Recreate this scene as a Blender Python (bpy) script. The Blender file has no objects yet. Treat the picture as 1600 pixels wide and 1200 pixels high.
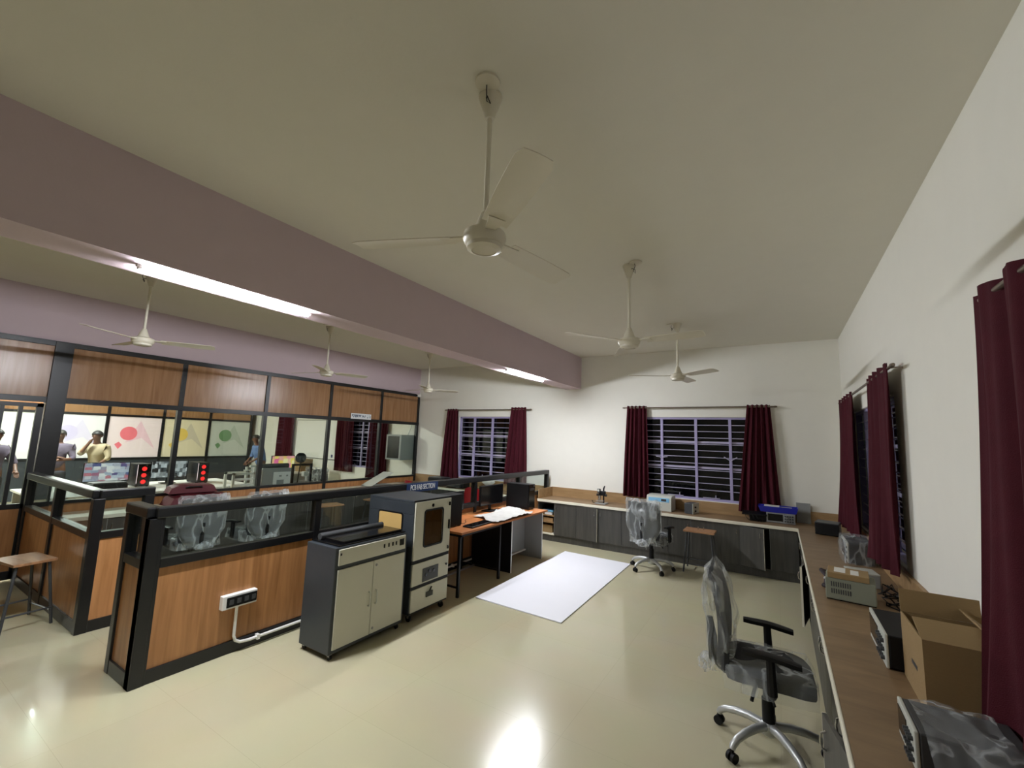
import bpy, bmesh, math, random
from mathutils import Vector, Matrix, noise
random.seed(7)
PI = math.pi
scene = bpy.context.scene
C = scene.collection

# ------------------------------------------------------------------ camera, world, exposure
cam_d = bpy.data.cameras.new('camera')
cam = bpy.data.objects.new('camera', cam_d); C.objects.link(cam)
cam_d.sensor_width = 36.0; cam_d.sensor_fit = 'HORIZONTAL'
cam_d.lens = 671.016 / 1600 * 36.0
cam_d.clip_start = 0.02; cam_d.clip_end = 200
RT = ((0.85107795, 0.52395795, 0.03368066), (-0.03759871, 0.12480535, -0.99146859), (-0.52369137, 0.84255071, 0.12591923))
cam.matrix_world = Matrix(((RT[0][0], -RT[1][0], -RT[2][0], 0.0),
                           (RT[0][1], -RT[1][1], -RT[2][1], 0.0),
                           (RT[0][2], -RT[1][2], -RT[2][2], 1.88),
                           (0, 0, 0, 1)))
scene.camera = cam
w = bpy.data.worlds.new('night'); scene.world = w; w.use_nodes = True
w.node_tree.nodes['Background'].inputs[0].default_value = (0.25, 0.35, 0.6, 1)
w.node_tree.nodes['Background'].inputs[1].default_value = 0.004
vs = scene.view_settings
vs.view_transform = 'Standard'; vs.look = 'None'; vs.gamma = 1.0; vs.use_curve_mapping = False
vs.exposure = 1.7
TUBE = 210.0            # radiance of a lit tube
BACK_TUBE = 620.0

# ------------------------------------------------------------------ helpers: colour and materials
def lin(c):
    return tuple(((x / 255) / 12.92 if x / 255 <= .04045 else ((x / 255 + .055) / 1.055) ** 2.4) for x in c) + (1.0,)

def newmat(name):
    m = bpy.data.materials.new(name); m.use_nodes = True
    nt = m.node_tree; return m, nt, nt.nodes['Principled BSDF']

def P(name, c, rough=.5, metal=0.0, var=.06, vscale=6.0, bump=0.0, bscale=60.0, spec=.5, coat=0.0, coatr=.05):
    m, nt, b = newmat(name)
    tc = nt.nodes.new('ShaderNodeTexCoord')
    nz = nt.nodes.new('ShaderNodeTexNoise'); nz.inputs['Scale'].default_value = vscale; nz.inputs['Detail'].default_value = 4
    nt.links.new(tc.outputs['Object'], nz.inputs['Vector'])
    mx = nt.nodes.new('ShaderNodeMix'); mx.data_type = 'RGBA'
    L = lin(c)
    mx.inputs[6].default_value = tuple(v * (1 - var) for v in L[:3]) + (1,)
    mx.inputs[7].default_value = tuple(min(1, v * (1 + var)) for v in L[:3]) + (1,)
    nt.links.new(nz.outputs['Fac'], mx.inputs[0]); nt.links.new(mx.outputs[2], b.inputs['Base Color'])
    b.inputs['Roughness'].default_value = rough; b.inputs['Metallic'].default_value = metal
    b.inputs['Specular IOR Level'].default_value = spec
    b.inputs['Coat Weight'].default_value = coat; b.inputs['Coat Roughness'].default_value = coatr
    if bump:
        n2 = nt.nodes.new('ShaderNodeTexNoise'); n2.inputs['Scale'].default_value = bscale; n2.inputs['Detail'].default_value = 5
        nt.links.new(tc.outputs['Object'], n2.inputs['Vector'])
        bp = nt.nodes.new('ShaderNodeBump'); bp.inputs['Strength'].default_value = bump; bp.inputs['Distance'].default_value = .01
        nt.links.new(n2.outputs['Fac'], bp.inputs['Height']); nt.links.new(bp.outputs['Normal'], b.inputs['Normal'])
    return m

def wood(name, c1, c2, stretch=(14, 14, 1.2), rough=.35, bands=None, spec=.5):
    m, nt, b = newmat(name)
    tc = nt.nodes.new('ShaderNodeTexCoord'); mp = nt.nodes.new('ShaderNodeMapping')
    mp.inputs['Scale'].default_value = stretch
    nt.links.new(tc.outputs['Object'], mp.inputs['Vector'])
    nz = nt.nodes.new('ShaderNodeTexNoise'); nz.inputs['Scale'].default_value = 1.6; nz.inputs['Detail'].default_value = 7; nz.inputs['Distortion'].default_value = .6
    nt.links.new(mp.outputs['Vector'], nz.inputs['Vector'])
    cr = nt.nodes.new('ShaderNodeValToRGB')
    cr.color_ramp.elements[0].position = .3; cr.color_ramp.elements[0].color = lin(c1)
    cr.color_ramp.elements[1].position = .7; cr.color_ramp.elements[1].color = lin(c2)
    nt.links.new(nz.outputs['Fac'], cr.inputs['Fac']); nt.links.new(cr.outputs['Color'], b.inputs['Base Color'])
    b.inputs['Roughness'].default_value = rough; b.inputs['Specular IOR Level'].default_value = spec
    return m

def glow(name, c, s):
    m, nt, b = newmat(name)
    b.inputs['Base Color'].default_value = (.02, .02, .02, 1)
    b.inputs['Emission Color'].default_value = lin(c); b.inputs['Emission Strength'].default_value = s
    return m

def pane_mat(name, tint=(235, 240, 238), refl=1.0, rough=.02, base=.04, milk=0.0):
    m = bpy.data.materials.new(name); m.use_nodes = True; nt = m.node_tree; nt.nodes.clear()
    out = nt.nodes.new('ShaderNodeOutputMaterial'); mix = nt.nodes.new('ShaderNodeMixShader')
    tr = nt.nodes.new('ShaderNodeBsdfTransparent'); gl = nt.nodes.new('ShaderNodeBsdfGlossy')
    tr.inputs['Color'].default_value = lin(tint); gl.inputs['Roughness'].default_value = rough
    ge = nt.nodes.new('ShaderNodeNewGeometry'); dt = nt.nodes.new('ShaderNodeVectorMath'); dt.operation = 'DOT_PRODUCT'
    nt.links.new(ge.outputs['Incoming'], dt.inputs[0]); nt.links.new(ge.outputs['Normal'], dt.inputs[1])
    def mth(op, a, bval=None):
        n_ = nt.nodes.new('ShaderNodeMath'); n_.operation = op; nt.links.new(a, n_.inputs[0])
        if bval is not None: n_.inputs[1].default_value = bval
        return n_.outputs[0]
    # Schlick reflectance, the same from either face of the sheet
    c1 = mth('ABSOLUTE', dt.outputs['Value']); c2 = mth('MULTIPLY', c1, -1.0); c3 = mth('ADD', c2, 1.0)
    c4 = mth('POWER', c3, 5.0); c5 = mth('MULTIPLY', c4, (1 - base) * refl); c6 = mth('ADD', c5, base * refl)
    nt.links.new(c6, mix.inputs[0])
    nt.links.new(tr.outputs[0], mix.inputs[1]); nt.links.new(gl.outputs[0], mix.inputs[2])
    last = mix
    if milk:
        df = nt.nodes.new('ShaderNodeBsdfDiffuse'); df.inputs[0].default_value = lin(tint)
        m2 = nt.nodes.new('ShaderNodeMixShader'); m2.inputs[0].default_value = milk
        nt.links.new(mix.outputs[0], m2.inputs[1]); nt.links.new(df.outputs[0], m2.inputs[2]); last = m2
    nt.links.new(last.outputs[0], out.inputs[0])
    return m

def film_mat(name, col=(225, 230, 230), lo=.17, hi=.46, scale=5):
    """crinkled clear polythene"""
    m = bpy.data.materials.new(name); m.use_nodes = True; nt = m.node_tree; nt.nodes.clear()
    out = nt.nodes.new('ShaderNodeOutputMaterial'); tc = nt.nodes.new('ShaderNodeTexCoord')
    nz = nt.nodes.new('ShaderNodeTexNoise'); nz.inputs['Scale'].default_value = scale; nz.inputs['Detail'].default_value = 2.5; nz.inputs['Distortion'].default_value = .25
    mp = nt.nodes.new('ShaderNodeMapping'); mp.inputs['Scale'].default_value = (1, 1, .35)
    nt.links.new(tc.outputs['Object'], mp.inputs[0]); nt.links.new(mp.outputs[0], nz.inputs['Vector'])
    sb = nt.nodes.new('ShaderNodeMath'); sb.operation = 'SUBTRACT'; sb.inputs[1].default_value = .5; nt.links.new(nz.outputs['Fac'], sb.inputs[0])
    ab = nt.nodes.new('ShaderNodeMath'); ab.operation = 'ABSOLUTE'; nt.links.new(sb.outputs[0], ab.inputs[0])
    mr = nt.nodes.new('ShaderNodeMapRange'); mr.inputs[1].default_value = 0; mr.inputs[2].default_value = .05
    mr.inputs[3].default_value = hi; mr.inputs[4].default_value = lo
    nt.links.new(ab.outputs[0], mr.inputs[0])
    bp = nt.nodes.new('ShaderNodeBump'); bp.inputs['Strength'].default_value = .8; bp.inputs['Distance'].default_value = .02
    nt.links.new(nz.outputs['Fac'], bp.inputs['Height'])
    tr = nt.nodes.new('ShaderNodeBsdfTransparent'); b = nt.nodes.new('ShaderNodeBsdfPrincipled')
    b.inputs['Base Color'].default_value = lin(col); b.inputs['Roughness'].default_value = .18
    nt.links.new(bp.outputs[0], b.inputs['Normal'])
    mix = nt.nodes.new('ShaderNodeMixShader')
    nt.links.new(mr.outputs[0], mix.inputs[0]); nt.links.new(tr.outputs[0], mix.inputs[1]); nt.links.new(b.outputs[0], mix.inputs[2])
    nt.links.new(mix.outputs[0], out.inputs[0])
    return m

def floor_mat():
    m, nt, b = newmat('vitrified_floor_tiles')
    tc = nt.nodes.new('ShaderNodeTexCoord')
    br = nt.nodes.new('ShaderNodeTexBrick')
    br.offset = 0; br.inputs['Scale'].default_value = 1.0
    br.inputs['Brick Width'].default_value = 1.2; br.inputs['Row Height'].default_value = .6
    br.inputs['Mortar Size'].default_value = .0011; br.inputs['Mortar Smooth'].default_value = .1
    br.inputs['Color1'].default_value = lin((199, 192, 160)); br.inputs['Color2'].default_value = lin((197, 190, 158))
    br.inputs['Mortar'].default_value = lin((184, 176, 147))
    mp = nt.nodes.new('ShaderNodeMapping'); mp.inputs['Location'].default_value = (.06, .24, 0)
    nt.links.new(tc.outputs['Object'], mp.inputs[0]); nt.links.new(mp.outputs[0], br.inputs['Vector'])
    nz = nt.nodes.new('ShaderNodeTexNoise'); nz.inputs['Scale'].default_value = 2.0; nz.inputs['Detail'].default_value = 6
    nt.links.new(tc.outputs['Object'], nz.inputs['Vector'])
    mx = nt.nodes.new('ShaderNodeMix'); mx.data_type = 'RGBA'; mx.blend_type = 'MULTIPLY'; mx.inputs[0].default_value = .12
    nt.links.new(br.outputs['Color'], mx.inputs[6]); nt.links.new(nz.outputs['Color'], mx.inputs[7])
    nt.links.new(mx.outputs[2], b.inputs['Base Color'])
    b.inputs['Roughness'].default_value = .2
    b.inputs['Coat Weight'].default_value = .35; b.inputs['Coat Roughness'].default_value = .04
    return m

M = dict(
    floor=floor_mat(),
    ceiling=P('ceiling_paint', (222, 218, 204), .9, bump=.05, var=.02),
    wall=P('cream_wall_paint', (238, 236, 226), .8, bump=.05, var=.02),
    purple=P('lilac_beam_paint', (200, 181, 187), .75, bump=.05, var=.03),
    black=P('black_aluminium', (16, 17, 19), .35, var=.1),
    blackgloss=P('black_plastic_gloss', (14, 14, 16), .15, var=.1),
    blackmatt=P('black_plastic', (13, 13, 15), .5, var=.1, spec=.3),
    charcoal=P('charcoal_powder_coat', (52, 57, 62), .4, var=.06),
    cream=P('cream_enamel', (205, 203, 186), .4, var=.02),
    panel=wood('orange_teak_laminate', (150, 102, 60), (184, 132, 84), (14, 14, .9), .35),
    header=wood('brown_teak_laminate', (146, 106, 70), (170, 128, 90), (12, 12, .9), .25),
    grey_wood=wood('dark_grey_laminate', (58, 57, 54), (76, 74, 69), (16, 16, 1.2), .45),
    worktop=wood('brown_worktop_laminate', (122, 99, 72), (144, 118, 87), (2, 7, 7), .45),
    worktop_edge=P('cream_edge_band', (228, 223, 203), .45, var=.02),
    splash=wood('backsplash_laminate', (146, 116, 78), (170, 138, 97), (1.4, 9, 9), .45),
    orange_top=wood('orange_table_laminate', (176, 106, 58), (200, 132, 80), (9, 1.2, 9), .3),
    stool_top=wood('worn_stool_wood', (140, 98, 66), (176, 134, 96), (2, 9, 9), .4),
    maroon=P('maroon_curtain_cloth', (70, 20, 31), .85, var=.18, vscale=14, bump=.25, bscale=240, spec=.2),
    fan=P('ivory_fan_enamel', (214, 207, 188), .35, var=.03),
    white=P('white_plastic', (232, 231, 226), .4, var=.02),
    sheet=P('white_laminate_sheet', (236, 236, 242), .45, var=.01),
    chrome=P('polished_metal', (205, 205, 205), .22, metal=1.0, var=.03),
    alu=P('brushed_aluminium', (200, 202, 200), .42, metal=.65, var=.05),
    steel=P('steel_tube', (150, 150, 148), .3, metal=1.0, var=.05),
    rodm=P('brown_steel_rod', (128, 116, 104), .3, metal=.8, var=.05),
    lilac=P('lilac_window_paint', (172, 164, 204), .45, var=.04),
    barm=P('window_bar_paint', (186, 180, 206), .35, var=.04),
    glass=pane_mat('clear_pane', (232, 238, 236), 1.0),
    winglass=pane_mat('dark_window_pane', (120, 125, 130), 1.3, .03),
    amber=pane_mat('amber_acrylic', (240, 206, 134), .8, .05, milk=.6),
    smoked=pane_mat('smoked_acrylic', (128, 90, 48), .9, .04, milk=.22),
    film=film_mat('polythene_film'),
    film2=film_mat('loose_polythene', (215, 220, 222), .16, .5, 8),
    fabric=P('black_mesh_fabric', (30, 31, 34), .8, var=.2, vscale=120, bump=.3, bscale=300),
    greyplastic=P('grey_plastic', (150, 152, 150), .45, var=.04),
    darkgrey=P('dark_grey_plastic', (62, 64, 66), .45, var=.06),
    pale=P('pale_grey_enamel', (198, 200, 190), .4, var=.03),
    greengrey=P('green_grey_enamel', (138, 142, 126), .5, var=.05),
    cardboard=P('corrugated_cardboard', (150, 124, 84), .8, var=.08, vscale=3, bump=.15, bscale=90),
    paper=P('white_paper', (222, 220, 214), .8, var=.03),
    blue=P('blue_tray_plastic', (24, 34, 160), .35, var=.05),
    bluepanel=P('blue_label_panel', (120, 180, 214), .4, var=.05),
    signblue=P('sign_blue', (38, 62, 108), .4, var=.06),
    letter=P('white_lettering', (232, 234, 236), .5, var=.02),
    red=P('red_plastic', (150, 24, 34), .3, var=.06),
    bagred=P('maroon_bag_cloth', (88, 14, 28), .6, var=.15, bump=.3, bscale=120),
    redglow=glow('red_fan_ring', (255, 30, 30), .5),
    whiteglow=glow('white_led_strip', (255, 225, 225), .45),
    tube=glow('lit_fluorescent_tube', (244, 248, 255), TUBE),
    tube_back=glow('lit_back_room_tube', (255, 255, 252), BACK_TUBE),
    skin=P('skin', (104, 70, 52), .55, var=.05),
    hair=P('black_hair', (16, 14, 14), .6, var=.2),
    shirt_a=P('mauve_shirt', (86, 76, 92), .8, var=.08),
    shirt_b=P('beige_shirt', (164, 150, 122), .8, var=.08),
    shirt_c=P('light_blue_shirt', (84, 108, 150), .8, var=.08),
    trousers=P('charcoal_trousers', (52, 52, 60), .8, var=.08),
    frost=P('frosted_white_board', (236, 236, 232), .5, var=.01),
)

# ------------------------------------------------------------------ helpers: geometry
class MB:
    def __init__(s): s.v = []; s.f = []
    def add(s, vs, fs):
        n = len(s.v); s.v += [tuple(v) for v in vs]; s.f += [tuple(i + n for i in f) for f in fs]; return s
    def box(s, x0, y0, z0, x1, y1, z1, rot=None, about=None):
        x0, x1 = sorted((x0, x1)); y0, y1 = sorted((y0, y1)); z0, z1 = sorted((z0, z1))
        vs = [Vector(p) for p in ((x0,y0,z0),(x1,y0,z0),(x1,y1,z0),(x0,y1,z0),(x0,y0,z1),(x1,y0,z1),(x1,y1,z1),(x0,y1,z1))]
        if rot is not None:
            a = Vector(about) if about else Vector(((x0+x1)/2, (y0+y1)/2, (z0+z1)/2))
            vs = [a + rot @ (p - a) for p in vs]
        return s.add(vs, [(0,3,2,1),(4,5,6,7),(0,1,5,4),(1,2,6,5),(2,3,7,6),(3,0,4,7)])
    def cyl(s, p0, p1, r0, r1=None, n=14):
        r1 = r0 if r1 is None else r1
        p0 = Vector(p0); p1 = Vector(p1); d = (p1 - p0).normalized()
        a = d.orthogonal().normalized(); b = d.cross(a)
        vs = []
        for p, r in ((p0, r0), (p1, r1)):
            for i in range(n):
                t = 2 * PI * i / n; vs.append(p + (a * math.cos(t) + b * math.sin(t)) * r)
        fs = [(i, (i+1) % n, n + (i+1) % n, n + i) for i in range(n)]
        fs += [tuple(range(n-1, -1, -1)), tuple(range(n, 2*n))]
        return s.add(vs, fs)
    def tube(s, pts, r, n=8):
        pts = [Vector(p) for p in pts]; vs = []; m = len(pts)
        up = None
        for k, p in enumerate(pts):
            d = (pts[min(k+1, m-1)] - pts[max(k-1, 0)]).normalized()
            if up is None: up = d.orthogonal().normalized()
            a = (up - d * up.dot(d)); a = a.normalized() if a.length > 1e-6 else d.orthogonal().normalized()
            up = a; b = d.cross(a); rr = r[k] if isinstance(r, (list, tuple)) else r
            for i in range(n):
                t = 2*PI*i/n; vs.append(p + (a*math.cos(t) + b*math.sin(t)) * rr)
        fs = []
        for k in range(m-1):
            for i in range(n): fs.append((k*n+i, k*n+(i+1) % n, (k+1)*n+(i+1) % n, (k+1)*n+i))
        fs += [tuple(range(n-1, -1, -1)), tuple(range((m-1)*n, m*n))]
        return s.add(vs, fs)
    def lathe(s, prof, c=(0, 0, 0), n=24, axis='Z'):
        vs = []
        for r, z in prof:
            for i in range(n):
                t = 2*PI*i/n
                if axis == 'Z': vs.append((c[0]+r*math.cos(t), c[1]+r*math.sin(t), c[2]+z))
                elif axis == 'X': vs.append((c[0]+z, c[1]+r*math.cos(t), c[2]+r*math.sin(t)))
                else: vs.append((c[0]+r*math.cos(t), c[1]+z, c[2]+r*math.sin(t)))
        m = len(prof)
        fs = [(k*n+i, k*n+(i+1) % n, (k+1)*n+(i+1) % n, (k+1)*n+i) for k in range(m-1) for i in range(n)]
        fs += [tuple(range(n-1, -1, -1)), tuple(range((m-1)*n, m*n))]
        return s.add(vs, fs)
    def prism(s, poly, d, f):
        """poly of 2-D points, extruded from d[0] to d[1]; f(u, v, w) gives the 3-D point"""
        n = len(poly)
        vs = [f(u, v, d[0]) for u, v in poly] + [f(u, v, d[1]) for u, v in poly]
        fs = [(i, (i+1) % n, n+(i+1) % n, n+i) for i in range(n)] + [tuple(range(n-1, -1, -1)), tuple(range(n, 2*n))]
        return s.add(vs, fs)
    def grid(s, nu, nv, f):
        vs = [f(i/nu, j/nv) for i in range(nu+1) for j in range(nv+1)]
        return s.add(vs, [(i*(nv+1)+j, (i+1)*(nv+1)+j, (i+1)*(nv+1)+j+1, i*(nv+1)+j+1) for i in range(nu) for j in range(nv)])
    def slab(s, nu, nv, f, g):
        """closed slab between two sheets f and g over the unit square"""
        n0 = len(s.v); k = (nu+1)*(nv+1)
        s.v += [tuple(f(i/nu, j/nv)) for i in range(nu+1) for j in range(nv+1)]
        s.v += [tuple(g(i/nu, j/nv)) for i in range(nu+1) for j in range(nv+1)]
        ix = lambda i, j: n0 + i*(nv+1)+j
        for i in range(nu):
            for j in range(nv):
                s.f.append((ix(i,j), ix(i+1,j), ix(i+1,j+1), ix(i,j+1)))
                s.f.append((ix(i,j)+k, ix(i,j+1)+k, ix(i+1,j+1)+k, ix(i+1,j)+k))
        for i in range(nu):
            for j in (0, nv): s.f.append((ix(i,j), ix(i+1,j), ix(i+1,j)+k, ix(i,j)+k))
        for j in range(nv):
            for i in (0, nu): s.f.append((ix(i,j), ix(i,j+1), ix(i,j+1)+k, ix(i,j)+k))
        return s
    def build(s, name, mat, parent=None, bevel=0.0, smooth=False, loc=None, rot=None):
        me = bpy.data.meshes.new(name); me.from_pydata(s.v, [], s.f)
        bm = bmesh.new(); bm.from_mesh(me); bmesh.ops.recalc_face_normals(bm, faces=bm.faces); bm.to_mesh(me); bm.free()
        if smooth:
            me.shade_smooth(); me.set_sharp_from_angle(angle=.7)
        me.materials.append(mat if not isinstance(mat, str) else M[mat])
        o = bpy.data.objects.new(name, me); C.objects.link(o)
        if parent is not None: o.parent = parent
        if loc: o.location = loc
        if rot: o.rotation_euler = rot
        if bevel:
            b = o.modifiers.new('bevel', 'BEVEL'); b.width = bevel; b.segments = 2; b.limit_method = 'ANGLE'; b.angle_limit = .6
        return o

def thing(name, label, cat, loc=(0, 0, 0), rz=0.0, group=None):
    o = bpy.data.objects.new(name, None); o.empty_display_size = .1; C.objects.link(o)
    o.location = loc; o.rotation_euler = (0, 0, rz); o['label'] = label; o['category'] = cat
    if group: o['group'] = group
    return o
def tag(o, label, cat, group=None):
    o['label'] = label; o['category'] = cat
    if group: o['group'] = group
    return o
def struct(o):
    o['kind'] = 'structure'; return o
def dup(root, loc, rz, label, group=None):
    def cp(o, par):
        c = o.copy(); C.objects.link(c)
        if par is not None: c.parent = par
        for ch in o.children: cp(ch, c)
        return c
    r = cp(root, None); r.location = loc; r.rotation_euler = (0, 0, rz); r['label'] = label
    if group: r['group'] = group
    return r
def rbox(name, mat, par, a, b, bevel=.003, **k):
    return MB().box(*a, *b).build(name, mat, par, bevel=bevel, **k)
def rrect(w, h, r, n=5):
    """rounded rectangle centred on 0, counter-clockwise"""
    out = []
    for cx, cy, a0 in ((w/2-r, h/2-r, 0), (-w/2+r, h/2-r, 90), (-w/2+r, -h/2+r, 180), (w/2-r, -h/2+r, 270)):
        for i in range(n+1):
            a = math.radians(a0 + 90*i/n); out.append((cx + r*math.cos(a), cy + r*math.sin(a)))
    return out
def text_mesh(body, size, mat, name, par, loc, rot, sx=1.0, bold=0.0, depth=.002):
    cu = bpy.data.curves.new(name, 'FONT'); cu.body = body; cu.size = size; cu.extrude = depth; cu.offset = bold
    cu.align_x = 'CENTER'; cu.align_y = 'CENTER'
    tmp = bpy.data.objects.new('tmp', cu); C.objects.link(tmp)
    dg = bpy.context.evaluated_depsgraph_get(); dg.update()
    me = bpy.data.meshes.new_from_object(tmp.evaluated_get(dg)); bpy.data.objects.remove(tmp)
    me.name = name; me.materials.clear(); me.materials.append(M[mat])
    o = bpy.data.objects.new(name, me); C.objects.link(o); o.parent = par
    o.location = loc; o.rotation_euler = rot; o.scale = (sx, 1, 1)
    return o

# ------------------------------------------------------------------ the setting
XR, YF, ZC = .84, 8.15, 3.58          # right wall, far wall, ceiling
XL, YB = -16.3, -5.0
struct(MB().box(XL-.2, YB-.2, -.12, XR+.2, YF+.2, 0).build('floor', 'floor'))
struct(MB().box(XL-.2, YB-.2, ZC, XR+.2, YF+.2, ZC+.12).build('ceiling', 'ceiling'))

def wall_with_holes(name, along, a0, a1, holes, d0, d1):
    mb = MB()
    def bx(u0, u1, z0, z1):
        if u1-u0 < 1e-4 or z1-z0 < 1e-4: return
        mb.box(u0, d0, z0, u1, d1, z1) if along == 'X' else mb.box(d0, u0, z0, d1, u1, z1)
    u = a0
    for h0, h1, z0, z1 in sorted(holes):
        bx(u, h0, 0, ZC); bx(h0, h1, 0, z0); bx(h0, h1, z1, ZC); u = h1
    bx(u, a1, 0, ZC)
    return struct(mb.build(name, 'wall'))
WZ0, WZ1 = .94, 2.36
W1 = (-2.14, -.42); W2 = (-6.52, -4.98); W5 = (-10.95, -9.35)
W3 = (4.75, 7.15); W4 = (.2, 2.2)
wall_with_holes('wall_far', 'X', XL, XR+.2, [(*W1, WZ0, WZ1), (*W2, WZ0, WZ1), (*W5, WZ0, WZ1)], YF, YF+.2)
wall_with_holes('wall_right', 'Y', YB, YF, [(*W3, WZ0, WZ1), (*W4, WZ0, WZ1)], XR, XR+.2)
struct(MB().box(XL-.2, YB-.2, 0, XR+.2, YB, ZC).build('wall_back', 'wall'))
struct(MB().box(XL-.2, YB, 0, XL, YF+.2, ZC).build('wall_left', 'wall'))

def window(n, along, u0, u1, face, out, mulls, nbars=11, latches=()):
    """painted frame, mullions and bars in a wall opening; out = +1 along the wall normal pointing outdoors"""
    T = (lambda u, d, z: (u, face + d, z)) if along == 'X' else (lambda u, d, z: (face + d, u, z))
    def bx(mb, ua, ub, da, db, za, zb):
        a = T(ua, da, za); b = T(ub, db, zb); mb.box(*a, *b); return mb
    t = .035
    fr = MB()
    bx(fr, u0, u1, .03, .09, WZ1-t, WZ1); bx(fr, u0, u1, .03, .09, WZ0, WZ0+t)
    bx(fr, u0, u0+t, .03, .09, WZ0, WZ1); bx(fr, u1-t, u1, .03, .09, WZ0, WZ1)
    f = struct(fr.build(f'window_{n}', 'lilac', bevel=.003))
    for x in mulls:
        bx(MB(), x-.022, x+.022, .03, .075, WZ0+t, WZ1-t).build('mullion', 'lilac', f, bevel=.003)
    for i in range(nbars):
        z = WZ0 + .06 + (WZ1 - WZ0 - .2) * (i + .5) / nbars + .06
        MB().cyl(T(u0+t, .045, z), T(u1-t, .045, z), .0065, n=8).build('window_bar', 'barm', f, smooth=True)
    for z in (WZ0 + .53, WZ0 + .97):
        bx(MB(), u0+t, u1-t, .085, .1, z, z+.035).build('transom', 'barm', f)
    bx(MB(), u0+t, u1-t, .108, .112, WZ0+t, WZ1-t).build('pane', 'winglass', f)
    for x, s in latches:
        mb = MB(); z = WZ0 + .7
        for q in (-1, 1):
            mb.tube([T(x, .02, z - .02), T(x + q*.03, .012, z + s*.01), T(x + q*.1, .015, z + s*.05)], .009, 6)
        mb.build('latch', 'barm', f)
    mb = MB()
    for x in mulls[:-1]:
        mb.cyl(T(x+.1, .02, WZ0+.05), T(x+.36, .02, WZ0+.05), .007, n=8); mb.cyl(T(x+.3, .02, WZ0+.05), T(x+.3, .01, WZ0+.1), .008, n=8)
    mb.build('stay_bar', 'barm', f)
    return f
window(1, 'X', *W1, YF, 1, (-1.82, -1.24, -.70), latches=((-1.82, .2), (-.70, 1)))
window(2, 'X', *W2, YF, 1, (-6.09, -5.58, -5.1), latches=((-6.09, .8),))
window(3, 'Y', *W3, XR, 1, (5.35, 5.95, 6.55))
window(4, 'Y', *W4, XR, 1, (.7, 1.2, 1.7))
window(5, 'X', *W5, YF, 1, (-10.5, -10.0, -9.75))

# ceiling beams (painted lilac)
BX0, BX1, BZ = -3.74, -3.40, 2.93
struct(MB().box(BX0, YB, BZ, BX1, YF, ZC).build('ceiling_beam', 'purple'))
struct(MB().box(-8.2, YB, 2.93, -7.86, YF, ZC).build('ceiling_beam', 'purple'))

# ------------------------------------------------------------------ lamps
def tube_light(loc, label, along='Y', L=1.18, mat='tube', group='tube lights'):
    t = thing('tube_light', label, 'light', loc, 0 if along == 'Y' else -PI/2, group)
    rbox('batten', 'white', t, (-.016, -L/2-.03, -.016), (.016, L/2+.03, 0), .003)
    # shallow lens of a batten lamp: throws most of its light downwards
    prof = [(.019*math.cos(a), -.016 - .018*math.sin(a)) for a in [PI*i/8 for i in range(9)]]
    MB().prism(prof, (-L/2, L/2), lambda u, v, w_: (u, w_, v)).build('tube', mat, t)
    for s in (-1, 1):
        MB().box(-.02, s*(L/2+.001), -.03, .02, s*(L/2+.02), -.0).build('lamp_holder', 'white', t, bevel=.003)
    return t
tube_light((-3.53, 1.6, BZ), 'long lit tube light under the lilac beam, above the low partition end')
tube_light((-3.53, 6.1, BZ), 'lit tube light under the lilac beam close to the far wall')
tube_light((-12.2, 2.6, ZC), 'tube light on the back room ceiling over the people', mat='tube_back')
tube_light((-12.2, -1.2, ZC), 'tube light on the back room ceiling by the door side', mat='tube_back')

# ------------------------------------------------------------------ ceiling fans
def make_fan(label, loc, rz):
    t = thing('ceiling_fan', label, 'fan', loc, rz, 'ceiling fans')
    MB().lathe([(.012, -.13), (.022, -.128), (.03, -.1), (.058, -.02), (.06, -.008), (.056, 0)]).build('canopy', 'fan', t, smooth=True)
    MB().cyl((0, 0, -.70), (0, 0, -.12), .0125, n=12).build('down_rod', 'fan', t, smooth=True)
    MB().lathe([(.016, -.620), (.022, -.625), (.05, -.700), (.056, -.715), (.098, -.730), (.103, -.745), (.103, -.762), (.098, -.775), (.088, -.788), (.084, -.790), (.083, -.808), (.06, -.816), (.058, -.812), (.0, -.814)], n=32).build('motor_housing', 'fan', t, smooth=True)
    for k in range(3):
        a = 2*PI*k/3
        def top(u, v, dz=0.0):
            r = .16 + .505*u
            wdt = .058 + .012*math.sin(min(1, u*1.3)*PI/2)
            if u > .93: wdt *= math.sqrt(max(0, 1 - ((u-.93)/.075)**2))*.35 + .65
            y = (v - .5)*2*wdt
            z = -.752 - y*.19 + dz + .004*math.cos((v-.5)*PI)
            return (r*math.cos(a) - y*math.sin(a), r*math.sin(a) + y*math.cos(a), z)
        b = MB().slab(14, 4, lambda u, v: top(u, v), lambda u, v: top(u, v, -.004)).build('blade', 'fan', t, smooth=True)
        br = MB()
        def rp(r, y, z): return (r*math.cos(a) - y*math.sin(a), r*math.sin(a) + y*math.cos(a), z)
        br.add([rp(.09, -.022, -.745), rp(.09, .022, -.745), rp(.21, .04, -.755), rp(.21, -.04, -.745),
                rp(.09, -.022, -.753), rp(.09, .022, -.753), rp(.21, .04, -.762), rp(.21, -.04, -.752)],
               [(0,1,2,3), (7,6,5,4), (0,4,5,1), (1,5,6,2), (2,6,7,3), (3,7,4,0)])
        br.build('blade_bracket', 'fan', b)
    MB().cyl((-.075, -.05, -.012), (-.075, -.05, 0), .06, n=20).build('hook_box_cover', 'fan', t, smooth=True)
    MB().tube([(-.07, -.04, -.005), (-.075, -.045, -.04), (-.055, -.03, -.08), (-.05, -.05, -.1), (-.068, -.045, -.07), (-.05, -.02, -.05), (-.03, -.01, -.06)], .003, 6).build('wire', 'blackmatt', t)
    return t
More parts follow.
